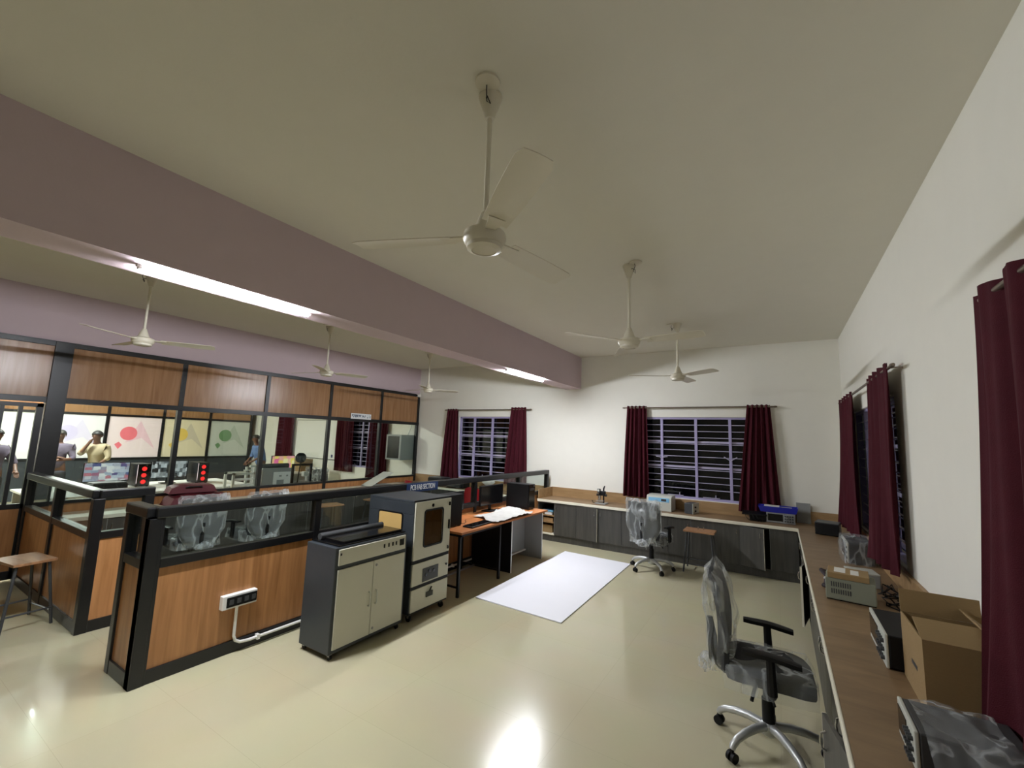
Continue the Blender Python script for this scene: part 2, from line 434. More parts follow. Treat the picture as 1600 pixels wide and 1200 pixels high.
fan1 = make_fan('white ceiling fan nearest the camera, over the open floor', (-1.165, 1.58, ZC), math.radians(81))
dup(fan1, (-1.17, 3.955, ZC), math.radians(115), 'middle white fan of the row over the open floor')
dup(fan1, (-1.17, 6.28, ZC), math.radians(-37), 'white ceiling fan of the open floor nearest the far wall')
dup(fan1, (-6.0, 1.82, ZC), math.radians(62), 'white ceiling fan in front of the glazed partition, nearest its thick black post')
dup(fan1, (-6.1, 4.2, ZC), math.radians(73), 'middle white fan of the row before the glazed partition')
dup(fan1, (-6.14, 6.6, ZC), math.radians(62), 'white ceiling fan by the far end of the glazed partition')

# ------------------------------------------------------------------ tall glazed partition
PX0, PX1 = -7.9, -7.83
YE = YF - .01
t = thing('glazed_partition', 'tall black framed partition with glass panes and brown wood header panels', 'partition', (PX1, 1.6, 0))
def LP(mb_args, name, mat, bevel=.003):
    a, b = mb_args
    o = MB().box(a[0]-PX1, a[1]-1.6, a[2], b[0]-PX1, b[1]-1.6, b[2]).build(name, mat, t, bevel=bevel); return o
posts = [2.95, 4.255, 5.56, 6.9, YE-.035]
LP(((PX0-.04, 1.51, 0), (PX1+.01, 1.685, 2.92)), 'thick_post', 'black')
for y in posts: LP(((PX0, y-.032, 0), (PX1, y+.032, 2.86)), 'post', 'black')
y0 = -4.9
LP(((PX0, y0, 2.86), (PX1+.004, YE, 2.925)), 'top_rail', 'black')
LP(((PX0, 1.68, 2.135), (PX1+.004, YE, 2.205)), 'middle_rail', 'black')
LP(((PX0, 1.68, .86), (PX1+.004, YE, .9)), 'sill_rail', 'black')
LP(((PX0, 1.68, 0), (PX1+.004, YE, .1)), 'base_rail', 'black')
edges = [1.65] + posts
for i in range(5):
    a, b = edges[i] + .03, edges[i+1] - .03   # between the posts
    LP(((PX0+.02, a, 2.2), (PX1-.02, b, 2.865)), 'header_panel', 'header', 0)
    LP(((PX0+.02, a, .1), (PX1-.015, b, .865)), 'lower_panel', 'panel', 0)
    LP(((PX0+.032, a, .89), (PX0+.038, b, 2.14)), 'pane', 'glass', 0)
LP(((PX0+.02, .3, 2.2), (PX1-.02, 1.51, 2.865)), 'header_panel', 'header', 0)
LP(((PX0, .23, 0), (PX1, .3, 2.86)), 'post', 'black')
LP(((PX0+.02, y0, 0), (PX1-.02, .24, 2.865)), 'header_panel', 'header', 0)
LP(((PX0, .3, 2.135), (PX1+.004, 1.52, 2.205)), 'middle_rail', 'black')
# glazed door left of the thick post
d = struct(MB().box(PX0+.01, .32, .84, PX1-.01, 1.5, .9).build('door_1', 'black', bevel=.002))
for nm, mt, a, b in (('stile', 'black', (.32, .02, .4, 2.12)), ('stile', 'black', (1.43, .02, 1.5, 2.12)), ('rail', 'black', (.32, 2.06, 1.5, 2.12)), ('rail', 'black', (.32, .02, 1.5, .12))) if False else ():
    pass
for y_0, z_0, y_1, z_1 in ((.32, .02, .4, 2.12), (1.44, .02, 1.5, 2.12), (.32, 2.07, 1.5, 2.12), (.32, .02, 1.5, .12)):
    MB().box(PX0+.01, y_0, z_0, PX1-.01, y_1, z_1).build('door_stile', 'black', d, bevel=.002)
for y_ in (1.16, 1.31):
    MB().box(PX0+.015, y_-.018, .9, PX1-.0, y_+.018, 2.07).build('door_bar', 'black', d, bevel=.002)
MB().box(PX0+.032, .4, .9, PX0+.038, 1.44, 2.07).build('pane', 'glass', d)
MB().box(PX0+.02, .4, .12, PX1-.02, 1.44, .84).build('door_panel', 'panel', d)
t = None

# small name board on the partition's middle rail
nb = thing('name_board', 'small white name board on the partition rail below the header panels', 'sign', (PX1+.006, 6.33, 2.25))
MB().box(0, -.27, -.06, .008, .27, .06).build('board', 'letter', nb, bevel=.002)
mm, nt_, b_ = newmat('faded_lettering')
tc_ = nt_.nodes.new('ShaderNodeTexCoord'); mp_ = nt_.nodes.new('ShaderNodeMapping'); mp_.inputs['Scale'].default_value = (1, 30, 22)
vo_ = nt_.nodes.new('ShaderNodeTexVoronoi'); vo_.distance = 'CHEBYCHEV'; vo_.inputs['Scale'].default_value = 1
sp_ = nt_.nodes.new('ShaderNodeSeparateColor'); cr_ = nt_.nodes.new('ShaderNodeValToRGB'); cr_.color_ramp.interpolation = 'CONSTANT'
nt_.links.new(tc_.outputs['Object'], mp_.inputs[0]); nt_.links.new(mp_.outputs[0], vo_.inputs['Vector']); nt_.links.new(vo_.outputs['Color'], sp_.inputs[0]); nt_.links.new(sp_.outputs[0], cr_.inputs[0])
cr_.color_ramp.elements[0].color = lin((110, 118, 134)); cr_.color_ramp.elements[1].position = .4; cr_.color_ramp.elements[1].color = lin((214, 218, 222))
nt_.links.new(cr_.outputs[0], b_.inputs['Base Color'])
for a_, b2_ in ((-.25, .12), (.15, .25)): MB().box(.0085, a_, -.03, .0095, b2_, .035).build('lettering', mm, nb)
# camera at the top corner
cc = thing('security_camera', 'small white security camera at the top of the partition end', 'camera', (PX1+.03, 8.06, 2.885))
MB().lathe([(.0, 0), (.03, 0), (.034, .008), (.034, .1), (.028, .12), (0, .12)], (0, -.07, 0), axis='Y').build('housing', 'white', cc, smooth=True)
MB().lathe([(.0, 0), (.02, 0), (.02, .012), (0, .012)], (0, -.08, 0), axis='Y').build('lens', 'blackgloss', cc, smooth=True)
MB().box(-.03, .02, .03, .01, .05, .06).build('bracket', 'white', cc)

# ------------------------------------------------------------------ low glazed partitions
def low_run(t, p0, p1, posts, mat_panel='panel', endw=.1):
    """one straight run in local coordinates from p0 to p1 (axis aligned); posts = list of (pos, width)"""
    ax = 0 if abs(p1[0]-p0[0]) > abs(p1[1]-p0[1]) else 1
    lo, hi = sorted((p0[ax], p1[ax])); c = p0[1-ax]
    def bx(u0, u1, d0, d1, z0, z1, name, mat, bv=.003):
        a = [0, 0, z0]; b = [0, 0, z1]; a[ax] = u0; b[ax] = u1; a[1-ax] = c+d0; b[1-ax] = c+d1
        return MB().box(*a, *b).build(name, mat, t, bevel=bv)
    ps = sorted(posts)
    for u, w_ in ps: bx(u-w_/2, u+w_/2, -.04, .04, 0, 1.19, 'post', 'black', .004)
    bx(lo, hi, -.048, .048, 1.19, 1.27, 'top_rail', 'black', .01)
    for (u, wu), (v, wv) in zip(ps, ps[1:]):
        a, b = u+wu/2, v-wv/2
        bx(a, b, -.038, .038, .82, .885, 'middle_rail', 'black')
        bx(a, b, -.036, .036, 0, .1, 'base_rail', 'black')
        bx(a, b, -.022, .022, .1, .82, 'wood_panel', mat_panel, 0)
        bx(a, b, -.004, .004, .885, 1.19, 'pane', 'glass', 0)
LX = -4.05
t = thing('low_partition', 'long low partition of orange wood and glass with black rails behind the machines', 'partition', (LX, 1.45, 0))
low_run(t, (0, 0), (0, 6.55), [(.01, .1), (1.36, .06), (2.71, .06), (4.06, .06), (5.4, .06), (6.52, .07)])
low_run(t, (-.43, 0), (0, 0), [(-.4, .07), (.0, .085)])
t2 = thing('low_partition', 'short L-shaped low partition of wood and glass joined to the thick post', 'partition', (-5.46, 1.5, 0))
low_run(t2, (-2.36, 0), (0, 0), [(-2.32, .08), (-1.18, .07), (0, .085)])
low_run(t2, (0, 0), (0, .42), [(.0, .085), (.38, .08)])

# sign
sg = thing('sign_board', 'blue sign reading PCB FAB SECTION on the low partition rail behind the tall machine', 'sign', (LX+.05, 4.305, 1.213))
MB().box(0, -.29, -.055, .006, .29, .055).build('board', 'signblue', sg, bevel=.001)
text_mesh('PCB FAB SECTION', .094, 'letter', 'lettering', sg, (.0075, 0, 0), (PI/2, 0, PI/2), .6, .0004, .0015)
# socket and conduit
sk = thing('socket_box', 'white socket box with black outlets on the low partition panel', 'socket', (LX+.022, 2.11, .435))
rbox('back_box', 'white', sk, (0, -.14, -.055), (.055, .14, .055), .004)
rbox('face_plate', 'blackmatt', sk, (.055, -.11, -.04), (.062, .135, .04), .003)
for y_ in (-.07, -.01, .05, .11): MB().box(.062, y_-.02, -.02, .065, y_+.014, .02).build('outlet', 'darkgrey', sk)
pp = MB().tube([(LX+.05, 2.1, .385), (LX+.05, 2.1, .14), (LX+.052, 2.115, .1), (LX+.058, 2.15, .078), (LX+.062, 2.22, .07), (LX+.062, 4.0, .07), (LX+.062, 7.4, .07)], .0125, 10)
for y_ in (2.3, 2.75, 3.4, 5.0): pp.box(LX+.035, y_-.012, .05, LX+.08, y_+.012, .09)
tag(pp.build('conduit_pipe', 'white', smooth=True), 'white conduit pipe running down from the socket and along the partition base', 'pipe')

# ------------------------------------------------------------------ worktops
def worktop(name, label, a, b, edge, splashes, top='worktop'):
    """a,b = plan corners; edge = list of front-edge boxes; splashes = backsplash boxes"""
    t = thing(name, label, 'worktop', ((a[0]+b[0])/2, (a[1]+b[1])/2, .705))
    ox, oy, oz = t.location
    MB().box(a[0]-ox, a[1]-oy, .02, b[0]-ox, b[1]-oy, .045).build('top', top, t)
    for e in edge: MB().box(e[0]-ox, e[1]-oy, 0, e[2]-ox, e[3]-oy, .047).build('front_edge', 'worktop_edge', t, bevel=.004)
    for e in splashes: MB().box(e[0]-ox, e[1]-oy, .045, e[2]-ox, e[3]-oy, .225).build('backsplash', 'splash', t, bevel=.002)
    return t
CF, CR = 7.51, .19        # front edges of far and right worktops
worktop('worktop', 'brown worktop with cream front edge along the far wall under the wide window', (-4.0, CF, ), (XR-.001, YF-.001), [(-4.0, CF-.012, CR+.0, CF)], [(-4.0, YF-.03, XR-.02, YF-.002), (-4.0, CF+.02, -3.98, YF-.03)])
worktop('worktop', 'brown worktop with cream front edge along the right wall, loaded with instruments', (CR, -2.0), (XR-.001, CF-.0005), [(CR-.012, -2.0, CR, CF-.0005)], [(XR-.03, -2.0, XR-.002, CF)])
worktop('worktop', 'worktop with cream edge along the foot of the glazed partition', (PX1+.006, 1.62), (-7.3, CF-.0005), [(-7.3, 1.62, -7.288, CF-.0005)], [], 'worktop_edge')
worktop('worktop', 'worktop under the left far window behind the low partition', (PX1+.006, CF), (-4.12, YF-.001), [(-7.288, CF-.012, -4.12, CF)], [(PX1+.01, YF-.03, -4.12, YF-.002)])

# ------------------------------------------------------------------ base cabinets
def cabinet(label, loc, rz, W, doors, depth=.6, shelf=False, group='dark grey base cabinets'):
    """local frame: x along the front, y into the cabinet, front at y=0. doors = list of (x0, x1, hinge side, angle)"""
    t = thing('base_cabinet', label, 'cabinet', loc, rz, group)
    H, Z0, T = .70, .13, .018
    mb = MB()
    mb.box(0, .02, 0, W, depth, Z0-.018)                                  # plinth
    mb.box(0, .02, Z0, T, depth, H); mb.box(W-T, .02, Z0, W, depth, H)
    mb.box(T, depth-T, Z0, W-T, depth, H); mb.box(T, .02, H-T, W-T, depth-T, H)
    mb.build('carcass', 'grey_wood', t)
    MB().box(0, .004, Z0-.018, W, depth, Z0).build('bottom_board', 'worktop_edge' if shelf else 'grey_wood', t)
    if shelf:
        for z_ in (.335, .46): MB().box(T, .03, z_-.012, W-T, depth-T, z_).build('shelf', 'splash', t)
    for x0, x1, hs, ang in doors:
        hx = x0 if hs == 'l' else x1
        dd = MB().box(x0-hx+.002, -.018, Z0+.0-.005, x1-hx-.002, 0, H-.004).build('door', 'grey_wood', t, bevel=.002, loc=(hx, .018, 0), rot=(0, 0, ang if hs == 'r' else -ang))
        MB().box((x1-hx-.0025) if hs == 'l' else (x0-hx), -.0182, Z0-.005, (x1-hx) if hs == 'l' else (x0-hx+.0025), .0002, H-.004).build('edge_band', 'worktop_edge' if ang else 'greyplastic', dd)
        kx = (x1-hx-.045) if hs == 'l' else (x0-hx+.045)
        MB().tube([(kx, -.018, .64), (kx, -.036, .63), (kx, -.04, .6), (kx, -.036, .57), (kx, -.018, .56)], .005, 6).build('handle', 'chrome', dd, smooth=True)
    return t
F = CF + .01
cabinet('open shelf unit holding boxes beside the low partition end', (-4.0, F, 0), 0, .36, [], shelf=True)
cabinet('dark grey two-door cabinet right of the open shelf unit, one door ajar', (-3.64, F, 0), 0, .86, [(0, .44, 'r', 0), (.44, .86, 'l', math.radians(7))])
cabinet('dark grey cabinet behind the plastic wrapped chair by the far wall', (-2.78, F, 0), 0, .84, [(0, .42, 'r', 0), (.42, .84, 'l', 0)])
cabinet('dark grey cabinet below the grey instrument with the blue panel', (-1.94, F, 0), 0, .7, [(0, .35, 'r', 0), (.35, .7, 'l', 0)])
cabinet('dark grey cabinet behind the small wooden stool', (-1.24, F, 0), 0, .69, [(0, .69, 'l', 0)])
cabinet('dark grey cabinet with its left door standing open, in the room corner', (-.55, F, 0), 0, .735, [(0, .34, 'l', math.radians(20)), (.385, .735, 'r', 0)])
# right wall run: front faces -X, so the local x axis points along -Y
RW = [(7.49, .84, 'dark grey cabinet nearest the corner in the right wall run', [(0, .42, 'l', 0), (.42, .84, 'r', 0)]),
      (6.64, .84, 'dark grey cabinet in the right wall run under the small dark clamp, far side', [(0, .42, 'l', 0), (.42, .84, 'r', 0)]),
      (5.79, .84, 'right wall cabinet with a door ajar, beyond the near chair', [(0, .4, 'l', math.radians(10)), (.42, .84, 'r', 0)]),
      (4.94, .84, 'right wall cabinet below the grey green box', [(0, .42, 'l', 0), (.42, .84, 'r', 0)]),
      (4.09, .84, 'right wall cabinet beside the near office chair', [(0, .42, 'l', 0), (.42, .84, 'r', 0)]),
      (3.24, 1.05, 'right wall cabinet with a door ajar below the big cardboard box', [(0, .6, 'l', 0), (.66, 1.05, 'r', math.radians(12))]),
      (2.18, .84, 'right wall cabinet nearest the camera', [(0, .42, 'l', 0), (.42, .84, 'r', 0)])]
for y_, W_, lab, drs in RW: cabinet(lab, (CR+.01, y_, 0), -PI/2, W_, drs)
# aisle runs
for i, y_ in enumerate((7.4, 6.4, 5.4, 4.4, 3.4, 2.6)):
    W_ = (1.0, 1.0, 1.0, 1.0, .8, .95)[i]
    cabinet(('dark grey cabinet at the far end of the run under the glazed partition', 'dark grey cabinet under the open laptop by the partition', 'dark grey cabinet behind the two aisle stools', 'dark grey cabinet of the partition run behind the right wrapped chair', 'dark grey cabinet under the maroon bags', 'dark grey cabinet next to the thick black post')[i],
            (-7.31, y_-W_, 0), PI/2, W_, [(0, W_/2, 'l', 0), (W_/2, W_, 'r', 0)], depth=.5)
for i in range(3):
    cabinet(('cabinet under the left far window near the partition', 'cabinet under the middle of the left far window', 'cabinet behind the low partition below the red chair')[i], (-7.25+i*1.04, F, 0), 0, 1.03, [(0, .515, 'l', 0), (.515, 1.03, 'r', 0)])

# things on the open shelves
tag(rbox('cardboard_box', 'cardboard', None, (-3.93, 7.6, .132), (-3.72, 7.85, .27), .003), 'cardboard box on the lowest open shelf', 'box')
tag(rbox('file_box', 'splash', None, (-3.9, 7.58, .337), (-3.7, 7.85, .41), .003), 'flat brown box on the middle open shelf', 'box')
tag(rbox('paper_stack', 'paper', None, (-3.88, 7.58, .462), (-3.72, 7.8, .52), .01), 'white paper packet on the top open shelf', 'packet')
tag(rbox('folder', 'bluepanel', None, (-3.93, 7.57, .5205), (-3.70, 7.86, .55), .004), 'pale teal folder lying on the white packet in the open shelf', 'folder')

# ------------------------------------------------------------------ curtains and rods
def curtain(label, along, face, t0, t1, b0, b1, z0, z1, folds, amp=.035, lift=0.0, flare=0.0, group='maroon curtains'):
    """t0..t1 extent at the rod, b0..b1 at the hem; face = wall plane, hangs in front of it"""
    sgn = -1
    def f(u, v, off):
        x = (t0 + (t1-t0)*u)*(1-v) + (b0 + (b1-b0)*u)*v
        ph = 2*PI*folds*u
        a = amp*(.55 + .6*v)
        dd = .085 + a*math.sin(ph + .6*math.sin(3*v)) + a*.35*math.sin(2.3*ph + 1 + 2*v) + off + flare*v*v*u
        z = z1 + (z0-z1)*v + lift*v*u
        if v < .02: z += .006*math.sin(ph)
        return (x, face + sgn*dd, z) if along == 'X' else (face + sgn*dd, x, z)
    cx = (t0+t1)/2
    o = MB().slab(max(40, int(folds*14)), 18, lambda u, v: f(u, v, 0), lambda u, v: f(u, v, .006)).build('curtain', 'maroon', smooth=True)
    return tag(o, label, 'curtain', group)
def rod(label, along, face, u0, u1, z, off=.085):
    T = (lambda u, d, zz: (u, face-d, zz)) if along == 'X' else (lambda u, d, zz: (face-d, u, zz))
    t = thing('curtain_rod', label, 'curtain rod', T((u0+u1)/2, off, z), 0, 'curtain rods')
    o = t.location
    def q(u, d, zz): p = T(u, d, zz); return (p[0]-o[0], p[1]-o[1], p[2]-o[2])
    MB().cyl(q(u0, off, z), q(u1, off, z), .0125, n=12).build('rod', 'rodm', t, smooth=True)
    for u, s in ((u0, -1), (u1, 1)):
        MB().cyl(q(u, off, z), q(u+s*.04, off, z), .018, .012, n=12).build('finial', 'rodm', t, smooth=True)
    for u in (u0+.12, u1-.12):
        MB().cyl(q(u, 0.002, z), q(u, off, z), .007, n=8).build('bracket', 'rodm', t, smooth=True)
    return t
rod('curtain rod above the wide far window', 'X', YF, -2.47, -.04, 2.53)
rod('curtain rod above the left far window', 'X', YF, -6.87, -4.53, 2.515)
rod('curtain rod above the right wall window near the corner', 'Y', XR, 4.25, 7.6, 2.53)
rod('curtain rod above the right wall window near the camera', 'Y', XR, .0, 2.5, 2.53)
rod('curtain rod above the back room window', 'X', YF, -11.5, -8.7, 2.5)
curtain('maroon curtain at the left of the wide far window', 'X', YF, -2.42, -2.06, -2.5, -2.02, .9, 2.56, 5)
curtain('maroon curtain at the right of the wide far window, hem near the blue tray', 'X', YF, -.43, -.1, -.6, .0, .84, 2.56, 5, .034)
curtain('maroon curtain left of the left far window', 'X', YF, -6.82, -6.5, -6.95, -6.4, .86, 2.54, 4)
curtain('maroon curtain right of the left far window', 'X', YF, -5.0, -4.63, -5.14, -4.58, .9, 2.56, 4.5)
curtain('narrow maroon curtain on the right wall next to the room corner', 'Y', XR, 6.35, 7.5, 6.4, 7.62, .87, 2.56, 4.5, .03, flare=.06)
curtain('maroon curtain on the right wall behind the grey green box', 'Y', XR, 4.38, 5.3, 4.5, 5.25, .93, 2.57, 4, .03, flare=.09)
curtain('large maroon curtain nearest the camera on the right wall', 'Y', XR, 1.5, 2.62, 1.5, 2.68, .775, 2.57, 5, .035, flare=.08)
curtain('maroon curtain in the back room left of the whiteboard', 'X', YF, -14.0, -13.15, -14.0, -13.1, .3, 2.5, 7)
curtain('maroon curtain in the back room right of the whiteboard', 'X', YF, -10.98, -10.25, -10.95, -10.2, .8, 2.5, 6)
curtain('maroon curtain in the back room beside the grey wall rack', 'X', YF, -9.55, -8.85, -9.6, -8.85, .7, 2.5, 6)

# ------------------------------------------------------------------ the two machines
t = thing('etching_machine', 'low charcoal machine cabinet with two cream doors in front of the low partition', 'machine', (-3.42, 2.86, 0))
ox, oy = -3.42, 2.86
def lb(name, mat, x0, y0, z0, x1, y1, z1, par=None, bv=.003):
    return MB().box(x0-ox, y0-oy, z0, x1-ox, y1-oy, z1).build(name, mat, par or t, bevel=bv)
lb('body', 'charcoal', -3.63, 2.46, .05, -3.225, 3.285, .905, bv=.006)
lb('top_lid', 'blackgloss', -3.615, 2.5, .905, -3.24, 3.275, .918)
c_ = MB().cyl((-3.56-ox, 2.53-oy, .945), (-3.56-ox, 3.25-oy, .945), .028, n=18); c_.build('roller_cover', 'darkgrey', t, smooth=True)
lb('glass_cover', 'blackgloss', -3.53, 2.56, .918, -3.27, 3.25, .938)
lb('control_panel', 'cream', -3.225, 2.488, .757, -3.211, 3.255, .888)
for y_, z0_, z1_ in ((2.98, .815, .85), (3.035, .815, .85), (3.085, .815, .85), (3.13, .815, .85)):
    lb('switch', 'blackgloss', -3.211, y_-.008, z0_, -3.206, y_+.008, z1_, bv=.001)
lb('power_inlet', 'blackgloss', -3.211, 3.175, .8, -3.206, 3.23, .86, bv=.002)
lb('screw_cap', 'blackmatt', -3.211, 2.497, .84, -3.208, 2.512, .86, bv=.001)
for y0_, y1_, hy in ((2.488, 2.866, 2.832), (2.872, 3.255, 2.908)):
    dr = lb('door', 'cream', -3.225, y0_, .085, -3.211, y1_, .722)
    MB().tube([(-3.211-ox, hy-oy, .46), (-3.192-ox, hy-oy, .457), (-3.186-ox, hy-oy, .44), (-3.186-ox, hy-oy, .36), (-3.192-ox, hy-oy, .345), (-3.211-ox, hy-oy, .342)], .0065, 8).build('handle', 'pale', dr, smooth=True)
for z_ in (.13, .68): MB().cyl((-3.211-ox, 2.9-oy, z_), (-3.208-ox, 2.9-oy, z_), .012, n=12).build('lock', 'steel', t, smooth=True)
def caster(par, x, y, zt=.05, r=.022):
    c = MB().cyl((x, y-.01, r), (x, y+.01, r), r, n=14).build('caster', 'blackmatt', par, smooth=True)
    MB().box(x-.012, y-.014, r+.004, x+.012, y+.014, zt).build('fork', 'steel', c)
for x_, y_ in ((-3.255, 2.5), (-3.255, 3.24), (-3.6, 2.5), (-3.6, 3.24)): caster(t, x_-ox, y_-oy)

ox, oy = -3.56, 3.66
t = thing('exposure_machine', 'tall charcoal machine with amber window and cream door beside the low machine', 'machine', (ox, oy, 0))
bd = MB()
bd.box(-3.91-ox, 3.372-oy, .08, -3.885-ox, 3.955-oy, 1.205); bd.box(-3.885-ox, 3.93-oy, .08, -3.232-ox, 3.955-oy, 1.205)
bd.box(-3.885-ox, 3.372-oy, 1.18, -3.232-ox, 3.93-oy, 1.205); bd.box(-3.885-ox, 3.372-oy, .08, -3.232-ox, 3.93-oy, .74)
# near side wall with the window opening
bd.box(-3.885-ox, 3.372-oy, .74, -3.232-ox, 3.39-oy, .79); bd.box(-3.885-ox, 3.372-oy, 1.06, -3.232-ox, 3.39-oy, 1.18)
bd.box(-3.885-ox, 3.372-oy, .79, -3.745-ox, 3.39-oy, 1.06); bd.box(-3.39-ox, 3.372-oy, .79, -3.232-ox, 3.39-oy, 1.06)
bd.build('body', 'charcoal', t, bevel=.004)
MB().prism(rrect(.37, .285, .025), (3.366-oy, 3.371-oy), lambda u, v, w_: (-3.567-ox+u, w_, .925+v)).build('side_window_frame', 'blackmatt', t)
MB().prism(rrect(.34, .255, .02), (3.3635-oy, 3.3658-oy), lambda u, v, w_: (-3.567-ox+u, w_, .925+v)).build('side_window', 'amber', t)
mb = MB(); mb.box(-3.7-ox, 3.8-oy, .74, -3.45-ox, 3.9-oy, .9); mb.cyl((-3.6-ox, 3.6-oy, .742), (-3.6-ox, 3.6-oy, .86), .03); mb.build('inner_tray', 'splash', t)
for z0_, z1_ in ((.08, .1), (.315, .35), (.566, .604), (1.186, 1.205)):
    MB().box(-3.236-ox, 3.372-oy, z0_, -3.228-ox, 3.955-oy, z1_).build('front_strip', 'blackmatt', t)
# front door with window opening
y0_, y1_, z0_, z1_ = 3.382, 3.945, .604, 1.186; wy0, wy1, wz0, wz1 = 3.525, 3.808, .725, 1.085
mb = MB()
mb.box(-3.232-ox, y0_-oy, z0_, -3.216-ox, wy0-oy, z1_); mb.box(-3.232-ox, wy1-oy, z0_, -3.216-ox, y1_-oy, z1_)
mb.box(-3.232-ox, wy0-oy, z0_, -3.216-ox, wy1-oy, wz0); mb.box(-3.232-ox, wy0-oy, wz1, -3.216-ox, wy1-oy, z1_)
dr = mb.build('front_door', 'cream', t)
def fx(u, v, w_): return (w_-ox, 3.6665-oy+u, .905+v)
oo, ii = rrect(.31, .39, .035), rrect(.278, .355, .03)
ring = MB(); n_ = len(oo)
for xx in (-3.217, -3.211):
    ring.v += [fx(u, v, xx) for u, v in oo] + [fx(u, v, xx) for u, v in ii]
for i in range(n_):
    j = (i+1) % n_
    ring.f += [(2*n_+i, 2*n_+j, 3*n_+j, 3*n_+i), (i, n_+i, n_+j, j), (i, j, 2*n_+j, 2*n_+i), (n_+i, 3*n_+i, 3*n_+j, n_+j)]
ring.build('window_frame', 'blackmatt', dr)
MB().prism(ii, (-3.226, -3.222), fx).build('door_window', 'smoked', dr)
MB().lathe([(0, 0), (.018, 0), (.018, .004), (0, .004)], (-3.216-ox, 3.64-oy, 1.135), axis='X').build('badge', 'blackgloss', dr, smooth=True)
for z_, h_ in ((1.125, .04), (.9, .1), (.65, .035)):
    rb = MB().box(-3.216-ox, 3.905-oy, z_-h_/2, -3.206-ox, 3.93-oy, z_+h_/2).build('latch', 'blackgloss', dr, bevel=.002)
d1 = lb('drawer', 'cream', -3.232, 3.382, .35, -3.216, 3.945, .566)
lb('meter_panel', 'darkgrey', -3.216, 3.53, .355+.01, -3.211, 3.775, .5, par=d1)
mb = MB()
for y_, z_ in ((3.58, .43), (3.63, .46), (3.7, .45)): mb.cyl((-3.211-ox, y_-oy, z_), (-3.204-ox, y_-oy, z_), .017, n=12)
mb.build('dial', 'blackgloss', d1, smooth=True)
MB().cyl((-3.216-ox, 3.905-oy, .47), (-3.204-ox, 3.905-oy, .47), .012, n=10).build('lock', 'blackgloss', d1, smooth=True)
d2 = lb('drawer', 'cream', -3.232, 3.382, .1, -3.216, 3.945, .315)
mb = MB(); mb.box(-3.216-ox, 3.6-oy, .2, -3.206-ox, 3.7-oy, .25); mb.cyl((-3.21-ox, 3.655-oy, .25), (-3.2-ox, 3.668-oy, .295), .008); mb.build('switch', 'blackgloss', d2)
for x_, y_ in ((-3.27, 3.42), (-3.27, 3.91), (-3.87, 3.42), (-3.87, 3.91)): caster(t, x_-ox, y_-oy, .085, .032)

# ------------------------------------------------------------------ workbench, desk and what stands on them
def bench(label, y0, y1):
    t = thing('work_table', label, 'table', (-3.6, (y0+y1)/2, 0)); oy = (y0+y1)/2
    MB().box(-.375, y0-oy, .722, .36, y1-oy, .748).build('tabletop', 'orange_top', t, bevel=.002)
    fr = MB(); fr.box(-.35, y0-oy+.02, .69, .33, y0-oy+.05, .722); fr.box(-.35, y1-oy-.05, .69, .33, y1-oy-.02, .722); fr.box(-.35, y0-oy+.02, .69, -.32, y1-oy-.02, .722); fr.box(.3, y0-oy+.02, .69, .33, y1-oy-.02, .722)
    fr.build('apron', 'blackmatt', t)
    for x_ in (-.33, .31):
        for y_ in (y0-oy+.035, y1-oy-.035): MB().box(x_-.016, y_-.016, 0, x_+.016, y_+.016, .69).build('leg', 'blackmatt', t, bevel=.002)
    for y_ in (y0-oy+.035, y1-oy-.035): MB().box(-.33, y_-.01, .1, .31, y_+.01, .12).build('stretcher', 'blackmatt', t)
    MB().box(-.1, y0-oy+.035, .1, -.08, y1-oy-.035, .12).build('stretcher', 'steel', t)
    return t
bench('orange topped work table with black legs right of the tall machine', 4.2, 5.14)
t = thing('computer_desk', 'orange topped desk with black end panel and pale grey inner panel', 'desk', (-3.6, 5.9, 0))
MB().box(-.375, -.755, .722, .36, .55, .748).build('desktop', 'orange_top', t, bevel=.002)
for y_, m_ in ((-.48, 'blackmatt'), (.45, 'greyplastic')):
    p_ = MB().box(-.36, y_-.01, 0, .315, y_+.01, .722).build('end_panel', m_, t)
    MB().box(.315, y_-.011, 0, .318, y_+.011, .722).build('edge_band', 'white', p_)
MB().box(-.02, -.47, .1, 0, .44, .722).build('back_panel', 'greyplastic', t)
MB().box(-.02, -.47, .09, .03, .44, .11).build('foot_rail', 'white', t)

def pc_tower(label, loc, rz, glass=False, rings=0, group='computer towers'):
    """front faces local -Y; .2 wide (x), .45 deep (y), .4 high"""
    t = thing('computer_tower', label, 'computer', loc, rz, group)
    rbox('case', 'blackmatt', t, (-.1, -.2, .012), (.1, .22, .4), .006)
    rbox('front_panel', 'blackgloss', t, (-.098, -.212, .014), (.098, -.2, .398), .004)
    for x_ in (-.08, .08):
        for y_ in (-.17, .19): rbox('foot', 'blackmatt', t, (x_-.015, y_-.02, 0), (x_+.015, y_+.02, .012), .002)
    if rings:
        for k in range(3):
            z_ = .085 + .115*k
            MB().lathe([(.026, 0), (.038, 0), (.038, .004), (.026, .004)], (0, -.217, z_), 24, 'Y').build('fan_ring', 'redglow', t, smooth=True)
        MB().box(-.099, -.214, .06, -.092, -.21, .39).build('light_strip', 'whiteglow', t)
    else:
        rbox('drive_bay', 'darkgrey', t, (-.07, -.216, .3), (.07, -.212, .34), .001)
        MB().cyl((.06, -.212, .37), (.06, -.217, .37), .009, n=10).build('power_button', 'steel', t, smooth=True)
    if glass:
        mb = MB()
        for k in range(6): mb.box(.1, -.18+k*.06, .05, .104, -.17+k*.06, .36)
        mb.build('side_rib', 'darkgrey', t)
    return t
